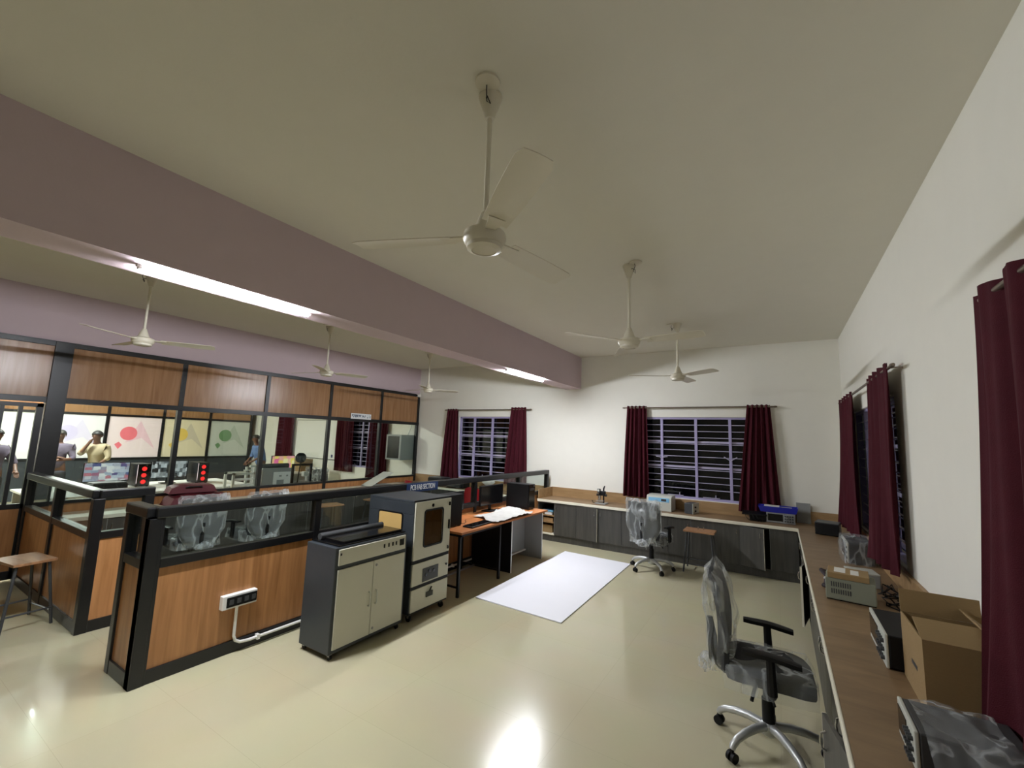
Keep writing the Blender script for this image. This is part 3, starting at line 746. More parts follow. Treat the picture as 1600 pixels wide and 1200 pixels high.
def monitor(label, loc, rz, W=.54, Hh=.32, screen='blackgloss', group='computer monitors'):
    """screen faces local -Y, stands on z=0"""
    t = thing('monitor', label, 'monitor', loc, rz, group)
    rbox('bezel', 'blackmatt', t, (-W/2, -.012, .1), (W/2, .022, .1+Hh), .004)
    rbox('screen', screen, t, (-W/2+.012, -.0135, .115), (W/2-.012, -.012, .1+Hh-.012), 0)
    rbox('back_cover', 'blackmatt', t, (-W/4, .022, .16), (W/4, .045, .1+Hh-.07), .008)
    mb = MB().box(-.03, .025, .012, .03, .04, .2); mb.build('stand', 'blackmatt', t)
    MB().prism(rrect(.24, .18, .03), (0, .012), lambda u, v, w_: (u, .03+v, w_)).build('stand_foot', 'blackmatt', t)
    return t
TZ = .748
pc_tower('black computer tower on the work table tight against the tall machine', (-3.62, 4.33, TZ), 0)
monitor('black monitor turned sideways behind the tower on the work table', (-3.86, 4.72, TZ), PI/2, .56, .27)
monitor('dark monitor in the middle of the desk, before the glass', (-3.86, 5.72, TZ), PI/2, .62, .3)
pc_tower('large black tower with ribbed side at the far end of the desk', (-3.67, 6.3, TZ), PI/2, glass=True)
t = thing('keyboard', 'black keyboard at the front of the orange work table', 'keyboard', (-3.38, 4.72, TZ), math.radians(2))
rbox('body', 'blackmatt', t, (-.075, -.24, 0), (.075, .24, .018), .004)
mb = MB()
for i in range(5):
    for j in range(15): mb.box(-.062+i*.025, -.225+j*.03, .018, -.042+i*.025, -.2+j*.03, .0235)
mb.build('keys', 'blackgloss', t)
t = thing('mouse', 'small black mouse with a cable behind the keyboard', 'mouse', (-3.62, 4.6, TZ))
MB().lathe([(.0, 0), (.032, .0), (.034, .01), (.028, .025), (.012, .033), (0, .034)], n=16).build('body', 'blackgloss', t, smooth=True)
MB().tube([(.03, 0, .01), (.06, .05, .004), (.02, .15, .004), (-.05, .22, .004), (-.1, .3, .004)], .003, 6).build('cable', 'blackmatt', t)
def sheetf(u, v, off):
    x = -.15 + .51*u + .05*math.sin(5*v)*(1-u); y = -.56 + 1.02*v + .1*math.sin(4*u+1)
    k = noise.noise((x*6, y*6, 1.3))
    z = .01 + .035*abs(k) + .022*abs(noise.noise((x*15, y*15, 2))) + .03*max(0, noise.noise((x*3, y*3, 5))) + off
    e = max(0, x-.30)
    return (x, y, z)
tag(MB().slab(26, 34, lambda u, v: sheetf(u, v, 0), lambda u, v: sheetf(u, v, .003)).build('plastic_sheet', P('matt_white_sheet', (180, 178, 172), .8, bump=.5, bscale=26), smooth=True, loc=(-3.6, 5.58, TZ)), 'crumpled white sheet spread over the desk front', 'sheet')

# white board lying on the floor
mb = MB(); pts = [(-3.115, 4.36), (-1.985, 4.315), (-2.035, 6.94), (-3.165, 6.985)]
mb.prism(pts, (.001, .012), lambda u, v, w_: (u, v, w_))
tag(mb.build('laminate_sheet', 'sheet', bevel=.001), 'large white laminate sheet lying flat on the floor', 'board')

# ------------------------------------------------------------------ office chairs (front = local +X)
def make_chair(label, loc, rz, film=True):
    t = thing('office_chair', label, 'chair', loc, rz, 'black office chairs')
    MB().lathe([(0, .085), (.035, .085), (.05, .1), (.05, .15), (.035, .165), (0, .165)]).build('base_hub', 'alu', t, smooth=True)
    for k in range(5):
        a = math.radians(158 + 72*k); ca, sa = math.cos(a), math.sin(a)
        lg = MB().tube([(.03*ca, .03*sa, .14), (.12*ca, .12*sa, .145), (.2*ca, .2*sa, .135), (.27*ca, .27*sa, .115), (.305*ca, .305*sa, .09), (.315*ca, .315*sa, .07)], [.026, .025, .023, .021, .02, .018], 10).build('leg', 'alu', t, smooth=True)
        cs = MB()
        for s in (-1, 1):
            cx_, cy_ = .315*ca - s*.016*sa, .315*sa + s*.016*ca
            cs.cyl((cx_ - .009*sa, cy_ + .009*ca, .028), (cx_ + .009*sa, cy_ - .009*ca, .028), .028, n=14)
        cs.cyl((.315*ca, .315*sa, .03), (.315*ca, .315*sa, .075), .012, n=8)
        cs.build('caster', 'blackmatt', lg, smooth=True)
    MB().lathe([(0, .16), (.036, .16), (.036, .30), (.028, .302), (.028, .4), (0, .4)]).build('gas_lift', 'blackmatt', t, smooth=True)
    mb = MB().box(-.12, -.08, .385, .12, .08, .43)
    mb.tube([(0, -.07, .40), (.02, -.2, .395), (.03, -.24, .375)], .008, 6); mb.tube([(-.06, -.07, .40), (-.08, -.19, .39), (-.09, -.22, .36)], .01, 6)
    mb.build('tilt_mechanism', 'blackmatt', t)
    def seat(u, v, top):
        x = -.23 + .48*u; y = (v-.5)*.49
        ex = abs(2*u-1)**6; ey = abs(2*v-1)**6
        y *= 1 - .12*ex; x_ = x*(1 - .06*ey)
        z = (.535 - .03*max(ex, ey) + .012*math.cos(PI*(v-.5)) - .05*max(0, u-.72)**1.5*4) if top else (.43 + .025*max(ex, ey) - .03*max(0, u-.72))
        return (x_, y, z)
    MB().slab(16, 14, lambda u, v: seat(u, v, 1), lambda u, v: seat(u, v, 0)).build('seat', 'fabric', t, smooth=True)
    def back(u, v, off):
        w_ = .215 + .03*min(1, v*1.5) - .03*max(0, v-.85)*4
        y = (u-.5)*2*w_; z = .49 + .53*v - .02*abs(2*u-1)**4*(1 if v > .8 else 0)
        x = -.26 - .03*math.sin(v*PI) *(-1) - .05*v + .05*(abs(2*u-1)**2) + off
        return (x, y, z)
    MB().slab(12, 14, lambda u, v: back(u, v, 0), lambda u, v: back(u, v, -.028)).build('backrest', 'fabric', t, smooth=True)
    MB().tube([(-.1, 0, .41), (-.24, 0, .41), (-.31, 0, .46), (-.315, 0, .6), (-.33, 0, .72)], [.028, .028, .03, .03, .02], 8).build('back_bracket', 'blackmatt', t, smooth=True)
    for s in (-1, 1):
        ar = MB().tube([(.02, s*.12, .425), (.02, s*.24, .425), (.02, s*.272, .45), (.015, s*.275, .64)], [.018, .022, .028, .024], 8).build('armrest', 'blackmatt', t, smooth=True)
        def pad(u, v, top):
            x = -.13 + .3*u; y = s*.272 + (v-.5)*.07*(1 - .35*abs(2*u-1)**4)
            z = .672 - .05*max(0, u-.45)**1.3 - .006*abs(2*v-1)**3
            return (x, y, z if top else z - .022)
        MB().slab(12, 6, lambda u, v: pad(u, v, 1), lambda u, v: pad(u, v, 0)).build('arm_pad', 'blackmatt', ar, smooth=True)
    if film:
        def cov(u, v):
            a = 2*PI*u
            w_ = .25 + .02*v; dp = .06 + .03*math.sin(v*PI)
            k = noise.noise((math.cos(a)*2.5, math.sin(a)*2.5, v*5))
            k2 = noise.noise((math.cos(a)*5, math.sin(a)*5, v*3+9))
            sq = 1/max(abs(math.cos(a)), abs(math.sin(a)))**.7
            pinch = .55 + .45*min(1, v*3.2) if v < .3 else 1
            tp = 1 if v < .93 else max(.15, 1 - ((v-.93)/.07)*.8)
            x = -.27 - .035*v + .03*math.sin(v*PI) + (dp*math.cos(a)*sq + .03*k)*tp
            y = (w_*math.sin(a)*sq*pinch*(1 if v < .93 else .95)) + .025*k2
            z = .44 + .62*v + .02*k2*(1 if v > .9 else .3)
            return (x, y, z)
        MB().grid(48, 26, cov).build('plastic_cover', 'film', t, smooth=True)
        def kn(u, v):
            a = 2*PI*u; r = .05*math.sin(v*PI)**.5 + .03*noise.noise((math.cos(a)*3, math.sin(a)*3, v*6))
            return (-.36 + r*math.cos(a)*.8, -.02 + .22*(v-.5), .44 + r*math.sin(a))
        MB().grid(16, 14, kn).build('cover_knot', 'film2', t, smooth=True)
        def sc(u, v):
            a = 2*PI*u; k = noise.noise((math.cos(a)*3, math.sin(a)*3, v*4))
            rx, ry = .262 + .012*k, .265 + .012*k
            q = 1/max(abs(math.cos(a)), abs(math.sin(a)))**.75
            w1 = min(1, v/.55); w2 = max(0, (v-.55)/.45)
            sh = (1 - .04*w1)*(1 - .97*w2)
            return (.005 + rx*math.cos(a)*q*sh, ry*math.sin(a)*q*sh, .405 + .125*w1 + .018*math.sin(w2*PI/2) + .006*k)
        MB().grid(40, 14, sc).build('seat_cover', 'film', t, smooth=True)
    return t
ch = make_chair('black office chair wrapped in clear plastic beside the right worktop', (-.12, 3.4, 0), math.radians(3))
dup(ch, (-1.70, 6.88, 0), math.radians(80), 'plastic wrapped black office chair facing the far cabinets')
dup(ch, (-6.42, 2.72, 0), math.radians(176), 'wrapped office chair behind the low partition, next to its end post')
dup(ch, (-6.3, 3.42, 0), math.radians(182), 'wrapped office chair behind the low partition with clear bag over its high back')
dup(ch, (-9.4, 6.6, 0), math.radians(120), 'black office chair in the back room before the dark window')

# ------------------------------------------------------------------ stools
def make_stool(label, loc, rz, W=.43, D=.3, H=.6, holes=False):
    t = thing('stool', label, 'stool', loc, rz, 'wooden topped stools')
    MB().box(-W/2, -D/2, H-.025, W/2, D/2, H).build('seat', 'stool_top', t, bevel=.004)
    for sx in (-1, 1):
        for sy in (-1, 1):
            MB().tube([(sx*(W/2-.05), sy*(D/2-.04), H-.025), (sx*(W/2+.0), sy*(D/2+.02), 0)], .0125, 8).build('leg', 'darkgrey', t, smooth=True)
    for sy in (-1, 1): MB().tube([(-W/2+.01, sy*(D/2+.008), .12), (W/2-.01, sy*(D/2+.008), .12)], .008, 6).build('rung', 'darkgrey', t, smooth=True)
    for sx in (-1, 1): MB().tube([(sx*(W/2-.005), -D/2-.01, .15), (sx*(W/2-.005), D/2+.01, .15)], .008, 6).build('rung', 'darkgrey', t, smooth=True)
    return t
st = make_stool('brown topped stool in front of the far cabinets with two small clips on it', (-1.07, 7.26, 0), 0)
dup(st, (-6.12, 1.22, 0), math.radians(9), 'worn wooden stool in front of the short low partition')
dup(st, (-6.92, 5.05, 0), math.radians(80), 'wooden stool behind the low partition, nearer the wrapped chairs')
dup(st, (-6.88, 6.1, 0), math.radians(95), 'wooden stool behind the low partition, below the open laptop')
for i, x_ in enumerate((-1.1, -1.02)):
    t = thing('metal_clip', ('left small metal clip standing on the brown stool', 'right small metal clip standing on the brown stool')[i], 'clip', (x_, 7.3, .6))
    MB().lathe([(0, 0), (.008, 0), (.008, .03), (.004, .034), (.004, .045), (0, .045)], n=10).build('clip', 'chrome', t, smooth=True)

# ------------------------------------------------------------------ things on the far worktop
WT = .7505
t = thing('microscope', 'small dark bench microscope on the far worktop left of the wide window', 'microscope', (-2.8, 7.74, WT))
rbox('base', 'greyplastic', t, (-.1, -.08, 0), (.1, .09, .022), .006)
MB().cyl((.03, .03, .02), (.03, .03, .27), .014, n=12).build('column', 'blackmatt', t, smooth=True)
rbox('head', 'blackmatt', t, (-.05, -.03, .15), (.07, .05, .23), .01)
MB().cyl((-.035, -.04, .2), (-.035, -.04, .27), .032, n=16).build('motor', 'darkgrey', t, smooth=True)
MB().cyl((-.035, -.045, .245), (-.035, -.075, .245), .02, n=14).build('cap', 'pale', t, smooth=True)
MB().cyl((-.03, -.03, .07), (-.03, -.03, .15), .022, .03, n=14).build('objective', 'chrome', t, smooth=True)
MB().cyl((.03, .03, .27), (.05, .03, .325), .016, .008, n=12).build('eyepiece', 'blackmatt', t, smooth=True)
for x_ in (-.09, .1): MB().cyl((x_*.6, 0, .16), (x_, 0, .16), .022, n=14).build('knob', 'blackmatt', t, smooth=True)
rbox('stage', 'steel', t, (-.09, -.06, .05), (.05, .06, .06), .003)
MB().tube([(-.09, .03, .01), (-.16, .0, .005), (-.19, .04, .02), (-.22, .09, .04), (-.2, .12, .005)], .004, 6).build('cable', 'blackmatt', t)
t = thing('bench_instrument', 'pale grey bench instrument with a blue panel and dark display', 'instrument', (-1.775, 7.86, WT))
MB().prism([(-.16, 0), (.19, 0), (.19, .25), (-.1, .25), (-.145, .225), (-.16, .14)], (-.205, .205), lambda u, v, w_: (w_, u, v)).build('body', 'pale', t, bevel=.006)
rot_ = Matrix.Rotation(math.atan2(.015, .085), 3, 'X')
MB().box(-.17, -.158, .15, .17, -.153, .215, Matrix.Rotation(-.174, 3, 'X')).build('control_panel', 'bluepanel', t)
MB().box(.04, -.163, .165, .12, -.158, .2, Matrix.Rotation(-.174, 3, 'X')).build('display', 'blackgloss', t)
t = thing('power_supply', 'small dark power supply with a cream face, right of the grey instrument', 'instrument', (-1.27, 7.82, WT), math.radians(-15))
rbox('case', 'darkgrey', t, (-.075, -.11, .005), (.06, .12, .17), .004)
rbox('front', 'pale', t, (.06, -.11, .005), (.068, .12, .175), .002)
mb = MB()
for z_ in (.05, .11): mb.cyl((.068, -.03, z_), (.085, -.03, z_), .014)
mb.build('knob', 'blackmatt', t, smooth=True)
def scope(name, label, loc, rz, W, D, H, case='darkgrey', face='greyplastic'):
    t = thing(name, label, 'oscilloscope', loc, rz)
    rbox('case', case, t, (-W/2, 0, .008), (W/2, D, H), .006)
    rbox('front', face, t, (-W/2, -.014, .004), (W/2, 0, H+.002), .004)
    rbox('screen', 'blackgloss', t, (-W/2+.02, -.017, H*.2), (W*.08, -.014, H*.88), .003)
    mb = MB()
    for i in range(4):
        for j in range(3): mb.cyl((W*.16+i*W*.085, -.014, H*.25+j*H*.25), (W*.16+i*W*.085, -.03, H*.25+j*H*.25), min(.011, W*.03), n=10)
    mb.build('knob', 'darkgrey', t, smooth=True)
    mb = MB()
    for x_ in (-W*.38, W*.38): mb.box(x_-.015, .01, 0, x_+.015, .04, .008)
    mb.build('foot', 'blackmatt', t)
    return t
scope('oscilloscope', 'grey oscilloscope under the blue tray by the far wall', (-.02, 7.82, WT), 0, .37, .2, .15)
t = thing('tray', 'blue plastic tray on top of the grey oscilloscope', 'tray', (-.05, 7.91, WT+.153))
mb = MB()
mb.slab(1, 1, lambda u, v: ((u-.5)*.46, (v-.5)*.22, 0), lambda u, v: ((u-.5)*.46, (v-.5)*.22, .006))
for (p, q) in (((-.23, -.11), (.23, -.11)), ((.23, -.11), (.23, .11)), ((.23, .11), (-.23, .11)), ((-.23, .11), (-.23, -.11))):
    a0, a1 = Vector((*p, 0)), Vector((*q, 0)); b0, b1 = a0*1.12 + Vector((0, 0, .085)), a1*1.12 + Vector((0, 0, .085))
    i0, i1 = a0*.98 + Vector((0, 0, .004)), a1*.98 + Vector((0, 0, .004)); j0, j1 = a0*1.09 + Vector((0, 0, .085)), a1*1.09 + Vector((0, 0, .085))
    mb.add([a0, a1, b1, b0, i0, i1, j1, j0], [(0,1,2,3), (7,6,5,4), (3,2,6,7), (0,4,5,1), (0,3,7,4), (1,5,6,2)])
mb.build('shell', 'blue', t)
tag(rbox('circuit_board', 'greyplastic', None, (-.02, 7.84, WT+.161), (.13, 7.98, WT+.228), .002), 'grey board lying in the blue tray', 'board')
tag(rbox('paper_slip', 'paper', None, (-.23, 7.84, WT+.2), (-.03, 7.97, WT+.245), .002), 'white printed slip lying in the blue tray', 'paper')
t = thing('key_panel', 'black keyboard propped beside the oscilloscope, cables below', 'keyboard', (-.37, 7.85, WT))
MB().box(-.16, -.1, .095, .17, .08, .12, Matrix.Rotation(.12, 3, 'X')).build('body', 'blackmatt', t, bevel=.004)
rbox('support', 'blackmatt', t, (-.06, -.04, 0), (.16, .1, .1), .006)
mb = MB()
for k in range(4): mb.tube([(-.12+.05*k, -.1, .1), (-.1+.05*k, -.13, .05), (-.05+.05*k, -.12, .006), (.02+.04*k, -.1, .006), (.06+.03*k, -.04, .02)], .0035, 6)
mb.build('cable', 'blackmatt', t)
tag(rbox('leaning_board', 'greyplastic', None, (.19, 8.095, WT), (.37, 8.112, WT+.3), .002), 'pale grey board leaning on the wall in the corner', 'board')
t = thing('black_case', 'black instrument case in the worktop corner, by the narrow curtain', 'case', (.5, 7.32, WT), math.radians(-10))
rbox('body', 'blackmatt', t, (-.11, -.14, .006), (.15, .14, .15), .006)
rbox('lid', 'darkgrey', t, (-.112, -.142, .15), (.152, .142, .162), .004)

# ------------------------------------------------------------------ things on the right worktop
def wrap(par, x0, y0, z0, x1, y1, z1, mat='film2', seed=0.0, amp=.02):
    def f(u, v):
        a = 2*PI*u; q = 1/max(abs(math.cos(a)), abs(math.sin(a)))**.85
        k = noise.noise((math.cos(a)*3+seed, math.sin(a)*3, v*4))
        s_ = 1 if v < .75 else max(0.02, 1 - (v-.75)/.25)
        x = (x0+x1)/2 + ((x1-x0)/2*q*math.cos(a) + amp*k)*s_
        y = (y0+y1)/2 + ((y1-y0)/2*q*math.sin(a) + amp*k)*s_
        return (x, y, z0 + (z1-z0)*min(1, v/.75) + amp*.6*k*(v > .3))
    return MB().grid(44, 14, f).build('plastic_wrap', mat, par, smooth=True)
s_ = scope('oscilloscope', 'instrument in crinkled plastic in front of the narrow curtain on the right worktop', (.56, 5.86, WT), -PI/2, .48, .2, .2, 'blackmatt', 'pale')
wrap(s_, -.26, -.05, 0, .26, .22, .23)
t = thing('clamp_probe', 'small dark clamp tool lying beside the grey green box', 'tool', (.32, 4.6, WT))
mb = MB(); mb.tube([(0, .12, .04), (.02, .05, .05), (0, 0, .06), (-.02, -.06, .05), (.0, -.12, .03)], [.012, .03, .035, .028, .014], 10)
mb.tube([(-.02, .05, .07), (-.05, .1, .1), (-.02, .15, .09)], [.014, .018, .008], 8); mb.tube([(.02, .02, .08), (.06, .07, .1), (.03, .14, .06)], [.014, .016, .008], 8)
mb.tube([(-.03, .0, .02), (-.05, -.05, .015), (.0, -.1, .015)], .015, 8); mb.box(-.03, -.13, 0, .03, .1, .03)
mb.build('body', P('dark_plum_plastic', (48, 40, 46), .5), t, smooth=True)
MB().cyl((-.02, -.05, .06), (-.04, -.06, .08), .012, n=10).build('knob', 'greyplastic', t, smooth=True)
t = thing('instrument_box', 'grey green vented instrument box under a flat cardboard box', 'instrument', (.42, 4.33, WT), math.radians(-6))
rbox('case', 'greengrey', t, (-.145, -.12, .008), (.155, .13, .16), .006)
mb = MB()
for j in range(2):
    for i in range(9): mb.box(-.11+i*.014, -.1215, .05+j*.05, -.103+i*.014, -.12, .085+j*.05)
mb.build('vent', 'darkgrey', t)
rbox('base', 'blackmatt', t, (-.14, -.11, 0), (.15, .12, .008), 0)
t = thing('carton', 'flat cardboard carton lying on the grey green instrument box', 'box', (.42, 4.33, WT+.161), math.radians(-6))
rbox('box', 'cardboard', t, (-.13, -.125, 0), (.12, .11, .04), .003)
rbox('label', 'paper', t, (-.09, -.08, .04), (-.02, .08, .0408), 0); rbox('label', 'paper', t, (.01, -.1, .04), (.06, .05, .0408), 0)
t = thing('silver_case', 'silver grey flat case behind the grey green box', 'case', (.56, 4.86, WT), math.radians(8))
rbox('case', 'greyplastic', t, (-.1, -.1, 0), (.1, .1, .1), .006); rbox('lid', 'pale', t, (-.1, -.1, .1), (.1, .1, .112), .004)
mb = MB()
for k in range(7):
    y_ = 4.3 + .07*k
    R_ = lambda a, b: random.uniform(a, b)
    mb.tube([(R_(.62, .78), y_ + R_(-.12, .12), WT + .006 + R_(0, .05)) for _ in range(6)], .005, 6)
tag(mb.build('cable_bundle', 'blackmatt', smooth=True), 'black cables heaped against the right wall backsplash', 'cables')
def pk(u, v, off):
    x = .56 + .16*u; y = 3.72 + .36*v; k = noise.noise((x*14, y*14, 2))
    return (x, y, WT + .006 + (.045 + .03*k)*math.sin(PI*u)**.6*math.sin(PI*v)**.5 + off)
tag(MB().slab(14, 20, lambda u, v: pk(u, v, 0), lambda u, v: pk(u, v, -.004)).build('plastic_packet', P('navy_packet', (46, 48, 96), .25, var=.5, vscale=18), smooth=True), 'navy and red plastic packet beside the big cardboard box', 'packet')
s2 = scope('oscilloscope', 'black instrument with pale front frame beside the big cardboard box', (.45, 3.335, WT), -PI/2, .46, .26, .17, 'blackmatt', 'pale')
# big carton with open flaps
t = thing('carton', 'big open cardboard box with raised flaps on the right worktop', 'box', (.655, 2.89, WT))
hx, hy, hz = .15, .2, .31
mb = MB()
mb.box(-hx, -hy, 0, hx, hy, .006)
mb.box(-hx, -hy, .006, -hx+.006, hy, hz); mb.box(hx-.006, -hy, .006, hx, hy, hz); mb.box(-hx+.006, -hy, .006, hx-.006, -hy+.006, hz); mb.box(-hx+.006, hy-.006, .006, hx-.006, hy, hz)
mb.build('body', 'cardboard', t)
MB().box(-hx, hy-.006, hz+.001, hx, hy, hz+.11, Matrix.Rotation(-.12, 3, 'X'), (0, hy, hz)).build('flap', 'cardboard', t)
MB().box(-hx, -hy, hz+.001, hx, -hy+.006, hz+.16, Matrix.Rotation(-1.25, 3, 'X'), (0, -hy, hz)).build('flap', 'cardboard', t)
MB().box(hx-.006, -hy+.01, hz+.001, hx, hy-.01, hz+.1, Matrix.Rotation(-.9, 3, 'Y'), (hx, 0, hz)).build('flap', 'cardboard', t)
rbox('print', 'darkgrey', t, (-hx-.0008, -.08, .13), (-hx, .02, .15), 0)
tag(rbox('leaflet', 'paper', None, (.5, 3.6, WT+.001), (.62, 3.69, WT+.06), .001), 'white leaflet standing behind the big cardboard box', 'paper')
# wrapped meter in the near corner
s3 = scope('bench_meter', 'instrument with white frame under a loose plastic sheet nearest the camera', (.385, 2.33, WT), -PI/2, .26, .3, .14, 'darkgrey', 'pale')
s3['category'] = 'meter'
def pf(u, v):
    x = .40 + .24*u; y = 1.9 + .6*v
    k = noise.noise((x*9, y*9, 4)); k2 = noise.noise((x*22, y*22, 7))
    inside = 1 if (.41 < x < .71 and 2.2 < y < 2.44) else max(0, 1 - max(0, 2.2-y, y-2.44, x-.71)*6)
    return (x, y, WT + max(.004, .012 + .145*inside**.6 + .022*k + .012*k2))
tag(MB().grid(30, 36, pf).build('plastic_film', 'film2', smooth=True), 'loose clear plastic sheet draped over the nearest instrument', 'plastic sheet')

# ------------------------------------------------------------------ aisle: red chairs, bags, laptop, printers
def red_chair(label, loc, rz):
    t = thing('plastic_chair', label, 'chair', loc, rz, 'red plastic chairs')
    MB().slab(8, 8, lambda u, v: ((u-.5)*.42, (v-.5)*.42, .45 - .015*math.sin(PI*u)*math.sin(PI*v)), lambda u, v: ((u-.5)*.42, (v-.5)*.42, .425)).build('seat', 'red', t, smooth=True)
    MB().slab(10, 8, lambda u, v: ((u-.5)*(.40-.1*v*v), -.2-.06*v - .05*math.cos((u-.5)*PI)+.04, .5+.42*v - .05*abs(2*u-1)**3*v), lambda u, v: ((u-.5)*(.40-.1*v*v), -.218-.06*v - .05*math.cos((u-.5)*PI)+.04, .5+.42*v - .05*abs(2*u-1)**3*v)).build('backrest', 'red', t, smooth=True)
    for sx in (-1, 1):
        MB().tube([(sx*.17, .18, .43), (sx*.2, .22, 0)], .014, 8).build('leg', 'steel', t, smooth=True)
        MB().tube([(sx*.18, -.24, .8), (sx*.17, -.19, .43), (sx*.2, -.24, 0)], .014, 8).build('leg', 'steel', t, smooth=True)
    return t
rc = red_chair('red plastic chair behind the low partition glass beside the desk monitor', (-5.16, 7.1, 0), math.radians(15))
dup(rc, (-6.75, 7.1, 0), math.radians(-10), 'red plastic chair near the far end of the glazed partition')
def bag(label, loc, rz, L=.46, W=.3, Hh=.16):
    t = thing('tool_bag', label, 'bag', loc, rz, 'maroon bags')
    def f(u, v, top):
        x = (u-.5)*L; y = (v-.5)*W; e = (1-abs(2*u-1)**5)*(1-abs(2*v-1)**5)
        return (x, y, (.01 + (Hh-.01)*e**.35 + .012*noise.noise((x*8, y*8, L))) if top else .0)
    MB().slab(18, 12, lambda u, v: f(u, v, 1), lambda u, v: f(u, v, 0)).build('body', 'bagred', t, smooth=True)
    MB().tube([(-.1, -W/2+.02, Hh*.6), (-.08, -W/2-.03, Hh*.75), (.08, -W/2-.03, Hh*.75), (.1, -W/2+.02, Hh*.6)], .01, 8).build('handle', 'blackmatt', t, smooth=True)
    return t
b0 = bag('lower maroon bag on the worktop by the glazed partition', (-7.55, 3.2, WT), PI/2, .8, .4, .16)
bag('smaller maroon bag lying on top of the lower maroon bag', (-7.58, 3.12, WT+.172), PI/2-.1, .6, .3, .12)
t = thing('laptop', 'half open grey laptop on the worktop at the glazed partition', 'laptop', (-7.55, 6.7, WT))
rbox('base', 'greyplastic', t, (-.16, -.32, 0), (.16, .32, .02), .004)
MB().box(-.16, -.32, .02, .16, .34, .03, Matrix.Rotation(.4, 3, 'X'), (0, -.32, .02)).build('lid', 'pale', t, bevel=.003)
def printer(label, loc, rz, W=.42, D=.32, Hh=.17):
    t = thing('printer', label, 'printer', loc, rz, 'black printers')
    rbox('body', 'blackmatt', t, (-W/2, -D/2, .01), (W/2, D/2, Hh), .012)
    rbox('lid', 'darkgrey', t, (-W/2+.01, -D/2+.02, Hh), (W/2-.01, D/2-.01, Hh+.02), .006)
    rbox('paper_tray', 'blackgloss', t, (-W/2+.05, -D/2-.1, .03), (W/2-.05, -D/2, .045), .003)
    rbox('foot', 'blackmatt', t, (-W/2+.04, -D/2+.04, 0), (W/2-.04, D/2-.04, .01), 0)
    return t
pr = printer('black printer on the left far worktop beside the curtain', (-6.75, 7.8, WT), 0)
dup(pr, (-6.15, 7.76, WT), .2, 'black printer under the left far window')
dup(pr, (-9.0, 2.55, .8), PI/2, 'black printer on the white table in front of the lit monitor')
def clump(u, v, s):
    a = 2*PI*u; r = (.5 + .25*noise.noise((math.cos(a)*2+s, math.sin(a)*2, v*3)))*math.sin(PI*min(.98, max(.02, v)))
    return (-5.5 + .3*r*math.cos(a), 7.98 + .1*r*math.sin(a), WT + .08 + .17*(1-math.cos(PI*v))/2)
tag(MB().grid(24, 14, lambda u, v: clump(u, v, 2)).build('plastic_bag', 'paper', smooth=True), 'white plastic bag on the ledge under the left far window', 'bag')

# ------------------------------------------------------------------ back room behind the glazed partition
PB = -15.5
t = thing('poster_partition', 'back partition with black frames and brown header behind the people', 'partition', (PB, 3.5, 0))
def lq(name, mat, y0, z0, y1, z1, x0=-.03, x1=.03, bv=.002): return MB().box(x0, y0-3.5, z0, x1, y1-3.5, z1).build(name, mat, t, bevel=bv)
pys = [-2.6, -1.1, .4, 1.75, 3.0, 4.2, 5.45, 6.68, 7.95]
for y_ in pys: lq('post', 'black', y_-.035, 0, y_+.035, 2.5)
lq('top_rail', 'black', -2.6, 2.45, 7.98, 2.5, -.028, .034); lq('middle_rail', 'black', -2.6, 2.12, 7.98, 2.18, -.028, .034); lq('sill_rail', 'black', -2.6, .94, 7.98, 1.0, -.028, .034)
for a_, b_ in zip(pys, pys[1:]):
    lq('header_panel', 'header', a_+.03, 2.17, b_-.03, 2.46, -.02, .015, 0); lq('lower_panel', 'charcoal', a_+.03, 0, b_-.03, .95, -.02, .015, 0)
lq('upper_wall', 'wall', -4.9, 2.5, YE, ZC-.005, -.02, .0, 0)
cols = [((240, 238, 242), (216, 206, 240), (226, 218, 242)), ((242, 224, 228), (236, 120, 132), (238, 200, 212)), ((236, 224, 194), (238, 204, 104), (214, 204, 184)), ((206, 212, 204), (116, 156, 112), (184, 194, 182))]
plab = ['pale lilac poster behind the two people', 'pink poster with a red round shape behind the monitors', 'cream and yellow poster behind the post', 'pale green poster next to the back room corner']
def poster(i, y0, y1, label, cset):
    base, c1, c2 = cset
    H_, W_ = 1.12, y1-y0
    p = MB().box(0, -W_/2, -H_/2, .006, W_/2, H_/2).build('poster', P('poster_base', base, .4, var=.03, vscale=1.5), t, loc=(.0, (y0+y1)/2-3.5, 1.56)); p['label'] = label
    MB().prism([(.1, .46), (-.2, -.16), (.16, -.02), (.5, -.34)][::1], (.006, .0068), lambda u, v, w_: (w_, u, v)).build('angled_shape', P('poster_shape', c2, .4), p)
    MB().prism([(.19*math.cos(a*PI/12), .19*math.sin(a*PI/12)) for a in range(24)], (.006, .0078), lambda u, v, w_: (w_, -.14+u, .1+v)).build('round_shape', P('poster_shape', c1, .4), p)
    MB().prism([(-.42, -.2), (-.33, -.13), (-.25, -.22), (-.33, -.33)], (.006, .007), lambda u, v, w_: (w_, u, v)).build('small_shape', P('poster_shape', c1, .4), p)
for i in range(4): poster(i, pys[4+i]+.04, pys[5+i]-.04, plab[i], cols[i])
for i in range(4): lq('plain_panel', 'frost', pys[i]+.035, 1.0, pys[i+1]-.035, 2.12, 0, .006, 0)
t = thing('whiteboard', 'large whiteboard on the far wall of the back room', 'whiteboard', (-12.05, YF-.02, 1.65))
rbox('board', 'frost', t, (-1.0, -.012, -.55), (1.0, .01, .58), 0)
